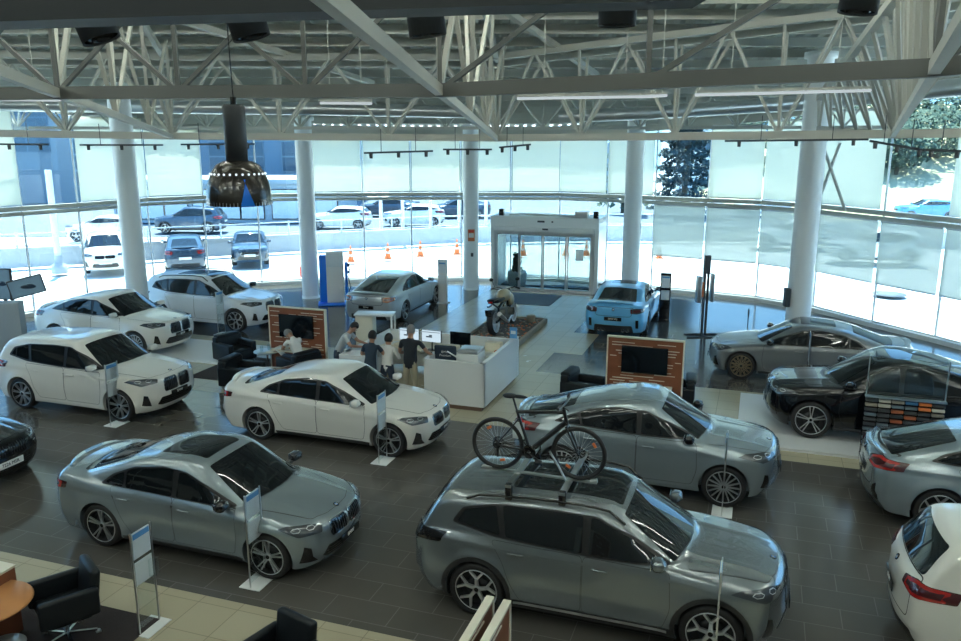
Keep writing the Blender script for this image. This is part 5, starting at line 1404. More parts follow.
# ---- motorcycle display
e = empty('planter_platform', G(-7.2, 23.0), GA, 'low stone-edged bed of gravel on which the motorcycle stands', 'platform')
b = MB(); b.box((0, 0, .05), (1.6, 4.0, .10)); b.build('gravel', 'gravel' if 'gravel' in M else 'carpet_dark', e)
gm = pbr('gravel', (.10, .085, .07), .95, noise=(30, .6), bump=(60, 1.)); M['gravel'] = gm; e.children[0].data.materials[0] = gm
b = MB()
for s in (-1, 1): b.box((s*.84, 0, .08), (.10, 4.1, .16), bev=.02)
for s in (-1, 1): b.box((0, s*2.0, .08), (1.7, .10, .16), bev=.02)
M['stone_edge'] = pbr('stone_edge', (.28, .25, .20), .8, noise=(6, .3)); b.build('edging', 'stone_edge', e)
b = MB(); rr = random.Random(3); t2 = MB()
for i in range(240):
    p = (rr.uniform(-.78, .78), rr.uniform(-1.9, 1.9), .105); (b if i % 3 else t2).ball(p, rr.uniform(.018, .05), 0, 6, (1, 1, .6))
o = b.build('pebbles', 'stone_edge', e); o['kind'] = 'stuff'; o = t2.build('leaves', 'tan_orange', e); o['kind'] = 'stuff'
b = MB(); b.lathe([(0, 0), (.13, 0), (.15, .2), (.1, .22), (0, .2)], n=18); tag(b.build('tree_stump', 'stone_edge', loc=G(-6.75, 24.6, .11)), 'small pale stump at the far end of the gravel bed', 'stump')
b = MB(); b.ball((0, 0, .1), .2, 0, 10, (1.3, .8, .7)); tag(b.build('boulder', 'stone_edge', loc=G(-6.85, 21.6, .08)), 'pale boulder at the near right of the gravel bed', 'stone')
b = MB(); b.box((0, 0, .16), (.75, .04, .14)); o = b.build('name_board', 'paper', loc=G(-7.7, 20.85, 0), rz=GA); tag(o, 'small white sign board in front of the gravel bed', 'sign'); 
def motorcycle():
    a = at_z(494, 333, .14); f_ = at_z(513, 323, .14); hd = math.atan2(f_.y-a.y, f_.x-a.x)
    mid = (a+f_)/2; e = empty('motorcycle', (mid.x, mid.y, .10), D_(68), 'naked motorcycle with a sand-coloured tank on the gravel bed', 'motorcycle'); e.scale = (1.10, 1.15, 1.17); e.rotation_euler = (D_(-6), 0, D_(68))
    for x in (.74, -.74):
        b = MB(); w_ = .06 if x > 0 else .085
        b.lathe([(.26, -w_), (.315, -w_*.7), (.33, 0), (.315, w_*.7), (.26, w_)], (x, 0, .33), axis='Y', n=36); wh = b.build('wheel', 'rubber', e)
        b = MB(); b.lathe([(.265, -w_), (.25, -w_), (.25, w_), (.265, w_)], (x, 0, .33), axis='Y', n=36); b.lathe([(.05, -.08), (.05, .08), (0, .08)], (x, 0, .33), axis='Y', n=14)
        for k in range(10):
            an = 2*PI*k/10; b.bar((x+.04*math.cos(an), 0, .33+.04*math.sin(an)), (x+.255*math.cos(an+.2), 0, .33+.255*math.sin(an+.2)), .022, .03)
        b.build('rim', 'rim_silver', wh)
        b = MB(); b.lathe([(.09, 0), (.16, 0), (.16, .006), (.09, .006)], (x, .075, .33), axis='Y', n=24); b.build('brake_disc', 'alu', wh)
    b = MB()
    for s in (-.09, .09): b.tube([(.74, s, .33), (.52, s, .90)], [.03, .024], 10)
    b.build('front_fork', 'alu', e)
    b = MB(); b.tube([(.48, 0, .86), (.1, 0, .70), (-.25, 0, .62), (-.3, 0, .4)], .035, 8); b.tube([(.48, .0, .86), (.25, .1, .45), (-.2, .1, .33)], .022, 8); b.tube([(.48, .0, .86), (.25, -.1, .45), (-.2, -.1, .33)], .022, 8); b.tube([(-.25, 0, .62), (-.75, 0, .84)], .025, 8); b.tube([(-.2, .1, .38), (-.74, .1, .33)], .03, 8); b.tube([(-.2, -.1, .38), (-.74, -.1, .33)], .03, 8); b.build('frame', 'gloss_black', e)
    b = MB(); b.box((.08, 0, .42), (.42, .30, .30), bev=.05); b.lathe([(.10, -.27), (.11, -.1), (.11, .1), (.10, .27), (0, .28)], (.15, 0, .46), axis='Y', n=18); b.build('engine', 'steel_shade', e)
    b = MB(); b.ball((.22, 0, .88), .29, 0, 18, (1.15, .66, .62)); b.ball((.42, .14, .74), .15, 0, 12, (1.1, .5, 1.1)); b.ball((.42, -.14, .74), .15, 0, 12, (1.1, .5, 1.1)); b.build('fuel_tank', 'tank_sand', e)
    b = MB(); b.box((-.25, 0, .83), (.55, .26, .09), bev=.04); b.box((-.62, 0, .90), (.36, .2, .07), bev=.03); b.build('seat', 'leather', e)
    b = MB(); b.box((-.88, 0, .78), (.25, .05, .04)); b.box((-1.0, 0, .62), (.04, .18, .16), bev=.01); b.build('tail_bracket', 'gloss_black', e)
    b = MB(); b.box((-.80, 0, .86), (.06, .12, .05), bev=.01); b.build('rear_light', 'tail_red', e)
    b = MB(); b.tube([(.3, -.12, .3), (.0, -.16, .2), (-.4, -.18, .38), (-.75, -.20, .55)], [.03, .03, .05, .06], 12); b.build('exhaust', 'alu', e)
    b = MB(); b.tube([(.40, -.40, 1.02), (.46, -.25, 1.06), (.47, 0, 1.0), (.46, .25, 1.06), (.40, .40, 1.02)], .015, 8); b.tube([(.40, -.42, 1.02), (.43, -.30, 1.05)], .024, 8); b.tube([(.40, .42, 1.02), (.43, .30, 1.05)], .024, 8); b.build('handlebar', 'gloss_black', e)
    b = MB(); b.lathe([(0, -.02), (.09, .0), (.10, .08), (.05, .12), (0, .13)], (.57, 0, .90), axis='X', n=18); b.build('headlight', 'gloss_black', e)
    for s in (-1, 1):
        b = MB(); b.tube([(.43, s*.30, 1.05), (.40, s*.36, 1.25)], .009, 6); b.ball((.39, s*.38, 1.28), .07, 0, 10, (.35, 1, .7)); b.build('mirror', 'gloss_black', e)
    b = MB(); b.tube([(.9, 0, .60), (.78, 0, .69), (.62, 0, .66), (.50, 0, .58)], .05, 8); b.build('front_fender', 'tank_sand', e)
M['tank_sand'] = pbr('tank_sand', (.42, .33, .19), .3, .3, .8)
motorcycle()

# ---- bicycle on the roof bars of the near dark car
def bicycle(c, rz, tilt=0):
    e = empty('bicycle', c, rz, 'black hybrid bicycle with orange reflectors clamped upright on the roof bars of the dark car', 'bicycle')
    WB_, r = 1.06, .345
    M['bike_black'] = M.get('bike_black') or pbr('bike_black', (.016, .018, .020), .35, .2, .5)
    for x, nm in ((-WB_/2, 'rear'), (WB_/2, 'front')):
        b = MB(); pts = [(x+r*.945*math.cos(2*PI*i/48), 0, r+r*.945*math.sin(2*PI*i/48)) for i in range(48)]; b.tube(pts, .026, 8, closed=True); w = b.build('wheel', 'rubber', e)
        b = MB(); pts = [(x+r*.885*math.cos(2*PI*i/48), 0, r+r*.885*math.sin(2*PI*i/48)) for i in range(48)]; b.tube(pts, .0125, 6, closed=True); b.build('rim', 'bike_black', w)
        b = MB()
        for i in range(28):
            a = 2*PI*i/28; a2 = a+(.5 if i % 2 else -.5); s = .02 if (i//2) % 2 else -.02
            b.tube([(x+.022*math.cos(a2), s, r+.022*math.sin(a2)), (x+r*.87*math.cos(a), 0, r+r*.87*math.sin(a))], .0012, 4, cap=False)
        b.build('spokes', 'alu', w)
        b = MB(); b.lathe([(.018, -.045), (.018, .045)], (x, 0, r), axis='Y', n=12); b.lathe([(.02, .03), (.08, .03), (.08, .033), (.02, .033)], (x, 0, r), axis='Y', n=24); b.build('hub', 'gloss_black', w)
        for a in ((2.1, 5.0) if nm == 'rear' else (4.1, .6)):
            b = MB(); b.box((x+.23*math.cos(a), 0, r+.23*math.sin(a)), (.07, .014, .035), bev=.006, rot=Matrix.Rotation(-a+PI/2, 3, 'Y')); b.build('reflector', 'orange', w)
    bbk = (-.10, 0, .30); seat = (-.27, 0, .80); head = (.33, 0, .86); headl = (.36, 0, .74)
    b = MB(); b.tube([(bbk[0], 0, bbk[2]), headl], .036, 12); b.tube([seat, head], .022, 10); b.tube([bbk, (-.28, 0, .82)], .019, 10); b.tube([(.325, 0, .90), (.37, 0, .70)], .025, 12)
    for s in (-.045, .045):
        b.tube([(-.24, s*.6, .72), (-WB_/2, s*1.3, r)], .009, 8); b.tube([(bbk[0], s*.7, bbk[2]), (-WB_/2, s*1.3, r)], .011, 8)
    b.build('frame', 'bike_black', e)
    b = MB()
    for s in (-.055, .055): b.tube([(.375, s, .68), (WB_/2, s, r)], .014, 8)
    b.tube([(.375, -.055, .68), (.375, .055, .68)], .018, 8); b.build('fork', 'bike_black', e)
    b = MB(); b.tube([(-.28, 0, .82), (-.33, 0, .98)], .014, 8); b.build('seat_post', 'bike_black', e)
    b = MB(); b.ball((-.37, 0, 1.0), .10, 0, 14, (1.0, .75, .28)); b.ball((-.25, 0, 1.0), .11, 0, 14, (1.0, .28, .22)); b.build('saddle', 'leather', e)
    b = MB(); b.tube([(.325, 0, .90), (.31, 0, .97), (.36, 0, 1.0)], .016, 8); b.tube([(.33, -.31, 1.0), (.36, -.12, 1.0), (.36, .12, 1.0), (.33, .31, 1.0)], .014, 8); b.build('handlebar', 'bike_black', e)
    for s in (-1, 1): b = MB(); b.tube([(.33, s*.20, 1.0), (.325, s*.32, 1.0)], .019, 8); b.tube([(.36, s*.18, .99), (.44, s*.22, .96)], .006, 6); b.build('grip', 'rubber', e)
    b = MB(); b.lathe([(.085, .0), (.09, .004), (.085, .008), (.02, .008)], (bbk[0], -.055, bbk[2]), axis='Y', n=28); b.tube([(bbk[0], -.07, bbk[2]), (bbk[0]+.14, -.075, bbk[2]-.09)], .011, 8); b.tube([(bbk[0], .07, bbk[2]), (bbk[0]-.14, .075, bbk[2]+.09)], .011, 8); b.build('crankset', 'gloss_black', e)
    for s in (-1, 1): b = MB(); b.box((bbk[0]-s*-.14*-1, s*.12, bbk[2]+s*.09), (.09, .08, .02), bev=.005); b.build('pedal', 'rubber', e)
    b = MB(); b.lathe([(.02, 0), (.055, .004), (.02, .02)], (-WB_/2, -.05, r), axis='Y', n=20); b.box((-WB_/2+.02, -.06, r-.10), (.03, .02, .12), bev=.005); b.tube([(bbk[0], -.05, bbk[2]+.085), (-WB_/2, -.045, r+.05)], .004, 4); b.tube([(bbk[0], -.05, bbk[2]-.085), (-WB_/2, -.06, r-.15)], .004, 4); b.build('derailleur', 'gloss_black', e)
    b = MB(); b.box((-.255, -.0, .55), (.15, .012, .22)); b.build('label_card', 'paper', e)
    return e
# ================================================================ PEOPLE
def person(loc, rz, J, label, mats, hair, hairlong=1.0, held=None):
    """J: joint positions in local space (facing +x). mats: top, trousers, shoe; short sleeves show the forearms"""
    e = empty('person', loc, rz, label, 'person')
    V = []; E = []; R = []; reg = {}
    def add(p, r, parent=None, m=None):
        V.append(Vector(p)); R.append(r); i = len(V)-1
        if parent is not None: E.append((parent, i)); reg[(parent, i)] = m
        return i
    pel = add(J['pelvis'], J.get('rp', .155)); 
    P_ = Vector(J['pelvis']); N_ = Vector(J['neck']); 
    w1 = add(P_.lerp(N_, .35), J.get('rw', .135), pel, 'top'); w2 = add(P_.lerp(N_, .72), J.get('rc', .155), w1, 'top')
    nk = add(N_, .075, w2, 'top'); H = Vector(J['head']); nk2 = add(N_.lerp(H, .45), .058, nk, 'skin'); 
    h1 = add(N_.lerp(H, .85), .085, nk2, 'skin'); h2 = add(H+(H-N_).normalized()*.05, .10, h1, 'skin')
    sw = J.get('sw', .19)
    side = (Vector((0, 0, 1)).cross(Vector((math.cos(J.get('tw', 0)), math.sin(J.get('tw', 0)), 0)))).normalized()   # left
    for s, k in ((1, 'L'), (-1, 'R')):
        sh = add(N_.lerp(P_, .10)+side*s*sw, .062, w2, 'top')
        el = Vector(J['elbow'+k]); ha = Vector(J['hand'+k]); S_ = V[sh]
        m_ = add(S_.lerp(el, .55), .053, sh, 'top'); elv = add(el, .042, m_, 'skin' if J.get('short', True) else 'top')
        wr = add(el.lerp(ha, .80), .027, elv, 'skin' if J.get('short', True) else 'top'); d = (ha-el).normalized(); pl = add(ha, .030, wr, 'skin')
        x = d.orthogonal().normalized(); x = Vector((d.y, -d.x, 0)).normalized() if abs(d.z) < .95 else Vector((0, 1, 0))
        for f in range(4):
            o_ = x*(.027*(f-1.5)); L = (.075, .085, .082, .065)[f]
            f1 = add(V[pl]+d*.035+o_, .0105, pl, 'skin'); f2 = add(V[pl]+d*(.035+L*.55)+o_*1.1-Vector((0, 0, .008)), .0095, f1, 'skin'); add(V[pl]+d*(.03+L)+o_*1.1-Vector((0, 0, .022)), .008, f2, 'skin')
        t1 = add(V[pl]-d*.005+x*s*.04, .0115, pl, 'skin'); add(V[pl]+d*.035+x*s*.062-Vector((0, 0, .01)), .010, t1, 'skin')
        hip = add(P_+side*s*.09+Vector((0, 0, -.06)), .10, pel, 'leg'); kn = Vector(J['knee'+k]); an = Vector(J['ankle'+k])
        t = add(V[hip].lerp(kn, .5), .085, hip, 'leg'); kv = add(kn, .062, t, 'leg'); cf = add(kn.lerp(an, .4), .056, kv, 'leg'); av = add(an, .043, cf, 'leg')
        fd = Vector((math.cos(J.get('fa', 0)), math.sin(J.get('fa', 0)), 0)); hl = add(an+Vector((0, 0, -.045))-fd*.02, .042, av, 'shoe'); add(an+Vector((0, 0, -.055))+fd*.16, .036, hl, 'shoe')
    me = bpy.data.meshes.new('body'); me.from_pydata(V, E, []); 
    o = bpy.data.objects.new('tmp', me); COL.objects.link(o)
    sk = o.modifiers.new('skin', 'SKIN'); sk.use_smooth_shade = True; sk.branch_smoothing = .4
    lay = me.skin_vertices[0].data if len(me.skin_vertices) else None
    for i, r in enumerate(R):
        lay[i].radius = (r, r*.82 if i in (pel, w1, w2) else r)
    # flatten the trunk front to back
    lay[0].use_root = True
    sb = o.modifiers.new('sub', 'SUBSURF'); sb.levels = 2; sb.render_levels = 2
    dg = bpy.context.evaluated_depsgraph_get(); dg.update(); m2 = bpy.data.meshes.new_from_object(o.evaluated_get(dg)); bpy.data.objects.remove(o)
    m2.materials.clear(); order = ['top', 'skin', 'leg', 'shoe']
    for k in order: m2.materials.append(M[mats[k]] if k != 'skin' else M['skin'])
    seg = [(V[a], V[b], R[a], R[b], reg[(a, b)]) for a, b in E]
    for f in m2.polygons:
        c = f.center; best = None; bd = 1e9
        for a, b, ra, rb, k in seg:
            ab = b-a; t = max(0, min(1, (c-a).dot(ab)/max(ab.length_squared, 1e-9))); d = (c-(a+ab*t)).length-(ra+(rb-ra)*t)*.85
            if d < bd: bd = d; best = k
        f.material_index = order.index(best); f.use_smooth = True
    m2.name = 'body'; bo = bpy.data.objects.new('body', m2); link(bo, e)
    # hair and face
    up = (H-N_).normalized(); fa = Vector((math.cos(J.get('look', 0)), math.sin(J.get('look', 0)), J.get('tilt', 0))).normalized(); sd = up.cross(fa).normalized(); fa = sd.cross(up).normalized()
    c = H+up*.035; b = MB(); ring = []
    nU, nV = 18, 9; vs = []
    for j in range(nV+1):
        for i in range(nU):
            a = 2*PI*i/nU; front = max(0, math.cos(a)); ph = (j/nV)*(PI*.62*(1-.42*front)*hairlong if hairlong < 1.2 else (j/nV)*PI*.6)
            ph = (j/nV)*PI*(.70-.41*front)*hairlong
            vs.append(c+(fa*math.cos(a)*math.sin(ph)*.112+sd*math.sin(a)*math.sin(ph)*.098+up*math.cos(ph)*.130)-fa*.008)
    b.add(vs, [(j*nU+i, (j+1)*nU+i, (j+1)*nU+(i+1) % nU, j*nU+(i+1) % nU) for j in range(nV) for i in range(nU)], 0, True); b.build('hair', hair, e)
    b = MB()
    b.ball(H+fa*.098-up*.02, .014, 0, 8, (1, .8, 1.3)); 
    for s in (-1, 1): b.ball(H+sd*s*.088-up*.02, .02, 0, 8, (.9, .5, 1.4))
    b.build('nose_and_ears', 'skin', e)
    b = MB()
    for s in (-1, 1): b.ball(H+fa*.088+sd*s*.032+up*.005, .010, 0, 8)
    b.box(H+fa*.094-up*.065, (.012, .04, .008), rz=math.atan2(fa.y, fa.x)); b.build('eyes_and_mouth', 'hair', e)
    return e
def stand(h, lean=0., **k):
    q = h/1.75
    J = dict(pelvis=(0, 0, .93*q), neck=(.03+lean, 0, 1.46*q), head=(.06+lean*1.15, 0, 1.62*q), elbowL=(.05+lean*.8, .27, 1.15*q), elbowR=(.05+lean*.8, -.27, 1.15*q), handL=(.30+lean, .20, 1.08*q), handR=(.30+lean, -.20, 1.08*q),
             kneeL=(.02, .11, .50*q), kneeR=(.02, -.11, .50*q), ankleL=(-.02, .12, .09), ankleR=(-.02, -.12, .09))
    J.update(k); return J
VA = math.radians(71)
# grey-haired man in dark polo and khaki trousers, reaching right to the desk
person(G(-7.25, 16.15), VA, stand(1.80, .02, handR=(.42, -.42, 1.05), elbowR=(.18, -.36, 1.18), handL=(.35, .12, 1.10), elbowL=(.10, .30, 1.14), look=.1, tilt=-.2, rp=.165, rw=.155, rc=.175, sw=.21),
       'person in dark polo shirt and khaki trousers with short grey hair at the desk', dict(top='cloth_black', leg='khaki', shoe='shoe'), 'hair_grey')
person(G(-7.86, 16.22), VA, stand(1.50, .05, handL=(.34, .16, .98), handR=(.34, -.12, .98), short=False, rp=.13, rw=.12, rc=.135, sw=.16),
       'person in a white shirt and dark trousers seen from behind at the desk', dict(top='cloth_white', leg='denim', shoe='shoe'), 'hair')
person(G(-8.20, 16.02), VA, stand(1.58, .10, handL=(.40, .10, 1.02), handR=(.40, -.22, 1.02), elbowR=(.22, -.28, 1.05), rp=.135, rw=.125, rc=.14, sw=.165),
       'person in a dark blue shirt with dark hair leaning towards the desk, seen from behind', dict(top='cloth_navy', leg='denim', shoe='shoe'), 'hair')
person(G(-9.42, 16.75), GA+D_(8), stand(1.72, .26, neck=(.30, 0, 1.34), head=(.42, 0, 1.48), elbowR=(.42, -.24, 1.09), handR=(.72, -.10, 1.05), elbowL=(.42, .26, 1.10), handL=(.70, .14, 1.06), look=-.5, tilt=-.3),
       'dark-haired person in light grey polo shirt leaning on the counter', dict(top='cloth_grey', leg='denim', shoe='shoe'), 'hair')
# seated man in white
q = at_z(297, 377, 0)
person((chairC.location.x, chairC.location.y, 0), chairC.rotation_euler.z, dict(pelvis=(-.02, 0, .56), neck=(.22, 0, .97), head=(.38, 0, 1.05), elbowL=(.30, .26, .76), elbowR=(.30, -.26, .76), handL=(.50, .12, .66), handR=(.50, -.12, .66), kneeL=(.46, .13, .52), kneeR=(.46, -.13, .52), ankleL=(.46, .13, .09), ankleR=(.46, -.13, .09), tilt=-.7),
       'person in a white shirt sitting bent forward in a black armchair reading papers', dict(top='cloth_white', leg='denim', shoe='shoe'), 'hair_grey')
m = chairC.matrix_basis @ Vector((.62, 0, .66)) if False else Vector((chairC.location.x, chairC.location.y, 0))+Matrix.Rotation(chairC.rotation_euler.z, 3, 'Z')@Vector((.60, .0, .60))
b = MB(); b.box((0, 0, 0), (.30, .42, .008), rot=Matrix.Rotation(-.5, 3, 'Y')); tag(b.build('document', 'paper', loc=m, rz=chairC.rotation_euler.z), 'white sheets of paper held by the seated person', 'papers')
# ================================================================ CARS IN THE HALL
C3 = sedan(H=1.465, sun=(-.62, .18, .40), rim=('twin', 5), mirm='gloss_black')
C3w = sedan(rim=('twin', 5))
place_car('g20s', C3, 'brook_paint', (267, 557.6), 1, -1, -18.9, 'light grey saloon with black mirrors and a dark sunroof at the lower left', cell=.042, swap={'rim_silver': 'rim_silver'}, )
place_car('g20', C3w, 'white_paint', (388.2, 441), 1, -1, -18.9, 'white saloon parked in front of the reception desk', cell=.045)
X1 = suv(L=4.50, W=1.845, H=1.64, WB=2.692, FO=.85, tr=.355, rim=('twin', 9), clad=False, sillm='PAINT')
place_car('x1', X1, 'white_paint', (118.8, 406.4), 1, -1, -18.8, 'large white car with multi-spoke wheels nearest at the left edge', cell=.045)
X2 = suv(coupe=True, L=4.60, W=1.86, H=1.60, WB=2.72, FO=.86, tr=.355, rim=('multi', 16), clad=False, sillm='PAINT', mirm='PAINT')
q = at_z(181, 326, .80); h = math.radians(-19)
loc = Vector((q.x-math.cos(h)*(2.72/2+.84), q.y-math.sin(h)*(2.72/2+.84), .06))
place_car('x2', X2, 'white_paint', None, 0, 0, -19, 'white car with sloping coupe roof on the white platform, behind the large white car', cell=.05, loc=loc)
X3b = suv(sun=(-1.05, .30, .42), rails=(-1.55, .30, .66), rim=('y', 5), clad=False, sillm='PAINT', mirm='gloss_black')
place_car('x3b', X3b, 'pearl_paint', (235.2, 320.8), 1, -1, -20, 'pale pearl-white car with roof rails standing by the glass behind the others at the left', cell=.05)
X2g = suv(coupe=True, L=4.60, W=1.86, H=1.60, WB=2.72, FO=.86, tr=.36, rim=('multi', 16), clad=False, sillm='PAINT', mirm='gloss_black')
place_car('x2g', X2g, 'brook_paint', (723.5, 487.4), 1, -1, -19, 'grey coupe-roofed car with many-spoked wheels behind the bicycle', cell=.042)
X3 = suv(sun=(-1.10, .30, .42), rails=(-1.62, .35, .67), rim=('y', 5), chrome=False, railm='gloss_black', step=True, taill='gloss_black', tailb='gloss_black')
X3c = place_car('x3', X3, 'dark_grey_paint', (710.2, 635.1), 1, -1, -19.2, 'dark grey car with the bicycle on its roof in the foreground', cell=.04)
C4 = sedan(L=4.78, W=1.85, H=1.44, WB=2.856, FO=.84, rim=('twin', 5), roof=None) if False else sedan(L=4.78, W=1.85, WB=2.856, FO=.84, rim=('twin', 5))
f_, xr_ = C4['WB']/2, C4['WB']/2+.84-4.78
C4['roof'] = [(xr_-.2, .5), (xr_+.10, 1.02), (xr_+.30, 1.09), (-1.25, 1.33), (-.7, 1.42), (-.1, 1.44), (.15, 1.425), (f_-1.05, 1.35), (f_-.30, .965), (f_+.2, .62), (f_+.5, .4)]
C4['rg'] = (-.95, xr_+.28, .50, .60); C4['taill'] = 'tail_orange'; C4['spoil'] = (xr_+.02, xr_+.14, .56, .02); C4['exh'] = None
place_car('g26', C4, 'silver_paint', (405.4, 311), -1, -1, 72.5, 'silver grey fastback car seen from behind near the glass', cell=.05)
M2 = sedan(L=4.58, W=1.887, WB=2.747, FO=.80, H=1.40, exh=(-.42, -.30, .30, .42), taill='lamp_lens', plate='BMW M2', psize=.07, rim=('twin', 5), rimm='rim_dark')
qq = at_z(612.7, 319, .62); h = math.radians(71.0); xr = 2.747/2+.80-4.58
loc = Vector((qq.x-math.cos(h)*xr, qq.y-math.sin(h)*xr, 0))
M2['rvent'] = [(.66, .34), (.74, .34), (.74, .60), (.66, .60)]; M2['rbump'] = (.60, .19, .42); M2['sun'] = (-.5, .2, .40); M2['mirm'] = 'gloss_black'
place_car('m2', M2, 'blue_paint', None, 0, 0, 71, 'light blue two-door car seen from behind right of the entrance', cell=.05, loc=loc)
M3 = sedan(L=4.79, W=1.90, WB=2.857, FO=.84, rim=('mesh', 14), rimm='rim_bronze', sun=(-.7, .1, .40), mirm='gloss_black', tr=.345)
place_car('m3', M3, 'flat_grey_paint', (741, 366), 1, 1, 160.5, 'matt grey saloon with bronze wheels at the right below the column', cell=.05)
X6 = suv(L=4.94, W=1.98, H=1.70, WB=2.975, FO=.88, tr=.385, coupe=True, rim=('twin', 5), clad=False, sillm='gloss_black', sun=(-1.0, .35, .45), spm='gloss_black')
place_car('x6', X6, 'black_paint', (810.8, 420.3), 1, 1, 161, 'glossy black car standing on the white platform at the right', cell=.045, hz=.385+.06)
for o in [o for o in COL.objects if o.get('label', '').startswith('glossy black car')]: o.location.z = .06
X4 = suv(L=4.76, W=1.92, H=1.62, WB=2.864, FO=.86, tr=.37, coupe=True, rim=('y', 5), clad=False, sillm='PAINT', taillamp=None) if False else suv(L=4.76, W=1.92, H=1.62, WB=2.864, FO=.86, tr=.37, coupe=True, rim=('y', 5), clad=False, sillm='PAINT', flare=.035, rvent=[(.68, .40), (.80, .40), (.80, .68), (.73, .62)], rbump=(.72, .22, .40))
place_car('x4', X4, 'brook_paint', (939.6, 512.8), -1, -1, -19, 'light grey coupe-roofed car with red tail lamps cut off by the right edge', cell=.042)
X5 = suv(L=4.50, W=1.845, H=1.64, WB=2.692, FO=.85, tr=.355, rim=('twin', 9), clad=False, sillm='PAINT')
# tail of the white car at the lower right corner
qq = at_z(890, 578, .70); h = math.radians(-19); xr = 2.692/2+.85-4.5
loc = Vector((qq.x-math.cos(h)*xr, qq.y-math.sin(h)*xr, 0))
place_car('x1', X1, 'white_paint', None, 0, 0, -19, 'white car seen from behind, cut off by the lower right corner', cell=.045, loc=loc)
# black car at the far left: only its nose is in the picture
N3 = sedan(plate='7226 MSR', psize=.085, platem='plate_white', inkm='plate_ink', rim=('twin', 5), kidm='gloss_black')
qq = at_z(10, 463, .43); h = math.radians(-19); xf = 2.851/2+.80
place_car('g20b', N3, 'black_paint', None, 0, 0, -19, 'glossy black car whose nose and white number plate enter at the left edge', cell=.045, loc=Vector((qq.x-math.cos(h)*xf, qq.y-math.sin(h)*xf, 0)))
# ---- roof bars and bicycle
h = X3c.rotation_euler.z; Rz = Matrix.Rotation(h, 3, 'Z')
sx3 = Shape(X3)
ZR = []
e = empty('roof_rack', X3c.location+Rz@Vector((0, 0, 1.66)), h, 'pair of silver roof bars with wheel tray on the dark grey car', 'roof rack')
def zt(x, y): q, _ = sx3.project('T', [(x, y)], 0); return float(q[0][2])-1.66
BXS = (-1.08, -.40)
for x in BXS:
    b = MB(); b.bar((x, -.72, .085), (x, .72, .085), .075, .035); b.build('cross_bar', 'alu', e)
    for s in (-1, 1):
        b = MB(); z0 = zt(x, s*.66); b.box((x, s*.68, (z0+.10)/2), (.09, .07, .13-z0+.0), bev=.02); b.build('bar_foot', 'gloss_black', e)
byy = -.30
b = MB(); b.bar((-1.57, byy, .112), (-.05, byy, .112), .06, .02); b.tube([(-1.55, byy, .12), (-1.42, byy, .14)], .028, 8); b.tube([(-.13, byy, .12), (-.05, byy, .14)], .028, 8); b.build('wheel_tray', 'alu', e)
b = MB(); b.tube([(-.42, byy-.1, .12), (-.54, byy-.06, .30), (-.66, byy-.03, .46)], .014, 8); b.build('clamp_arm', 'alu', e)
bc = X3c.location+Rz@Vector((-.82, byy, 1.66+.122))
bicycle(bc, h)
# ================================================================ CARS OUTSIDE (coarser)
OS = suv(L=4.4, W=1.85, H=1.64, WB=2.65, FO=.88, tr=.34, rim=('star', 5), badge=False, kidney=(.40, .12, .80, .02), kidm='gloss_black', plate='', platem='plate_white')
OH = suv(L=4.2, W=1.78, H=1.47, WB=2.6, FO=.85, tr=.32, rim=('star', 5), clad=False, sillm='PAINT', badge=False, kidney=(.40, .12, .70, .02), kidm='gloss_black', plate='', platem='plate_white')
OM = suv(L=3.85, W=1.73, H=1.42, WB=2.5, FO=.75, tr=.31, rim=('star', 5), clad=False, sillm='PAINT', badge=False, kidney=(.40, .16, .62, .02), plate='', platem='plate_white')
OSD = sedan(rim=('star', 5), badge=False, plate='', platem='plate_white')
CC = .09
def oc(key, sp, pn, px, v, hd, lab, z=0., grp=None):
    q = at_z(px, v, z); place_car(key, sp, pn, None, 0, 0, hd, lab, grp, CC, loc=Vector((q.x, q.y, z)))
oc('os', OS, 'white_paint', 108, 268, -67, 'white car facing the glass outside at the left')
oc('osd', OSD, 'navy_paint', 186, 264, 110, 'dark blue saloon seen from behind outside the glass')
oc('om', OM, 'navy_paint', 251, 261, -75, 'small dark car with round lamps facing the glass outside')
oc('oh', OH, 'white_paint', 106, 240, 180, 'white car on the street behind the mast at the far left')
oc('oh', OH, 'white_paint', 341, 228, 178, 'white hatchback on the street just right of the second column')
oc('oh', OH, 'white_paint', 415, 225.5, 180, 'white hatchback on the street left of the third column')
oc('osd', OSD, 'navy_paint', 388, 216, 175, 'dark car parked behind the white hatchbacks on the street')
oc('osd', OSD, 'navy_paint', 458, 217, 182, 'dark car on the street partly behind the third column')
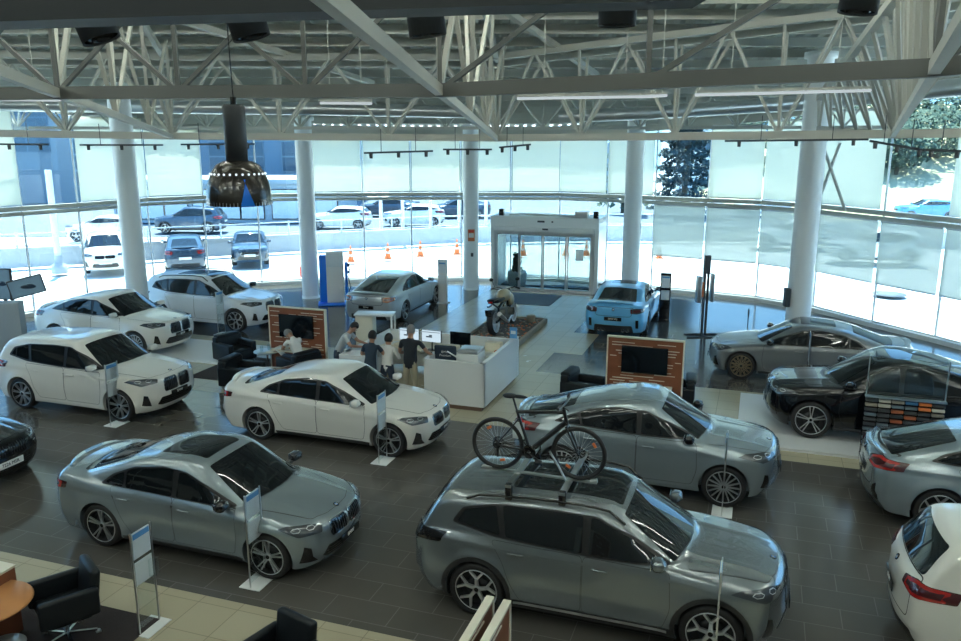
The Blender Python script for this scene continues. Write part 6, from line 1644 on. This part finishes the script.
oc('os', OS, 'navy_paint', 192, 232, 180, 'dark car on the street above the dark blue saloon')
oc('os', OS, 'white_paint', 790, 248, 170, 'white car outside seen through the blind left of the right-hand column')
oc('os', OS, 'white_paint', 872, 262, 168, 'white car outside seen through the blind right of the right-hand column')
oc('oh', OH, 'blue_paint', 925, 219, 172, 'blue car on the street below the dry bank at the right')
oc('oh', OH, 'white_paint', 762, 216, 172, 'white car on the street high behind the upper blinds at the right')
# ================================================================ LIGHT, CAMERA
w = bpy.data.worlds.new('world'); SC.world = w; w.use_nodes = True
nt = w.node_tree; bg = nt.nodes['Background']
tc = nt.nodes.new('ShaderNodeTexCoord'); sp_ = nt.nodes.new('ShaderNodeSeparateXYZ'); rp = nt.nodes.new('ShaderNodeValToRGB')
rp.color_ramp.elements[0].position = 0.0; rp.color_ramp.elements[0].color = (.34, .64, 1.0, 1); rp.color_ramp.elements[1].position = .8; rp.color_ramp.elements[1].color = (.20, .46, .95, 1)
nt.links.new(tc.outputs['Generated'], sp_.inputs[0]); nt.links.new(sp_.outputs['Z'], rp.inputs[0]); nt.links.new(rp.outputs[0], bg.inputs[0]); bg.inputs[1].default_value = 2.1
sd = bpy.data.lights.new('sun', 'SUN'); so = bpy.data.objects.new('sun', sd); COL.objects.link(so)
sd.energy = 12.0; sd.angle = math.radians(.6); sd.color = (1.0, .95, .84)
so.rotation_euler = Vector((.25, -1., -3.2)).to_track_quat('-Z', 'Y').to_euler()
cd = bpy.data.cameras.new('camera'); co = bpy.data.objects.new('camera', cd); COL.objects.link(co)
co.location = (0, 0, CAMZ); co.rotation_euler = (PI/2-PITCH, 0, 0); cd.sensor_width = 36; cd.lens = FPX/961*36; cd.clip_end = 500; cd.clip_start = .05
SC.camera = co
SC.view_settings.view_transform = 'Standard'; SC.view_settings.look = 'None'; SC.view_settings.gamma = 1; SC.view_settings.exposure = 1.85
SC.cycles.max_bounces = 8; SC.cycles.transparent_max_bounces = 16; SC.cycles.sample_clamp_indirect = 6; SC.cycles.use_denoising = True
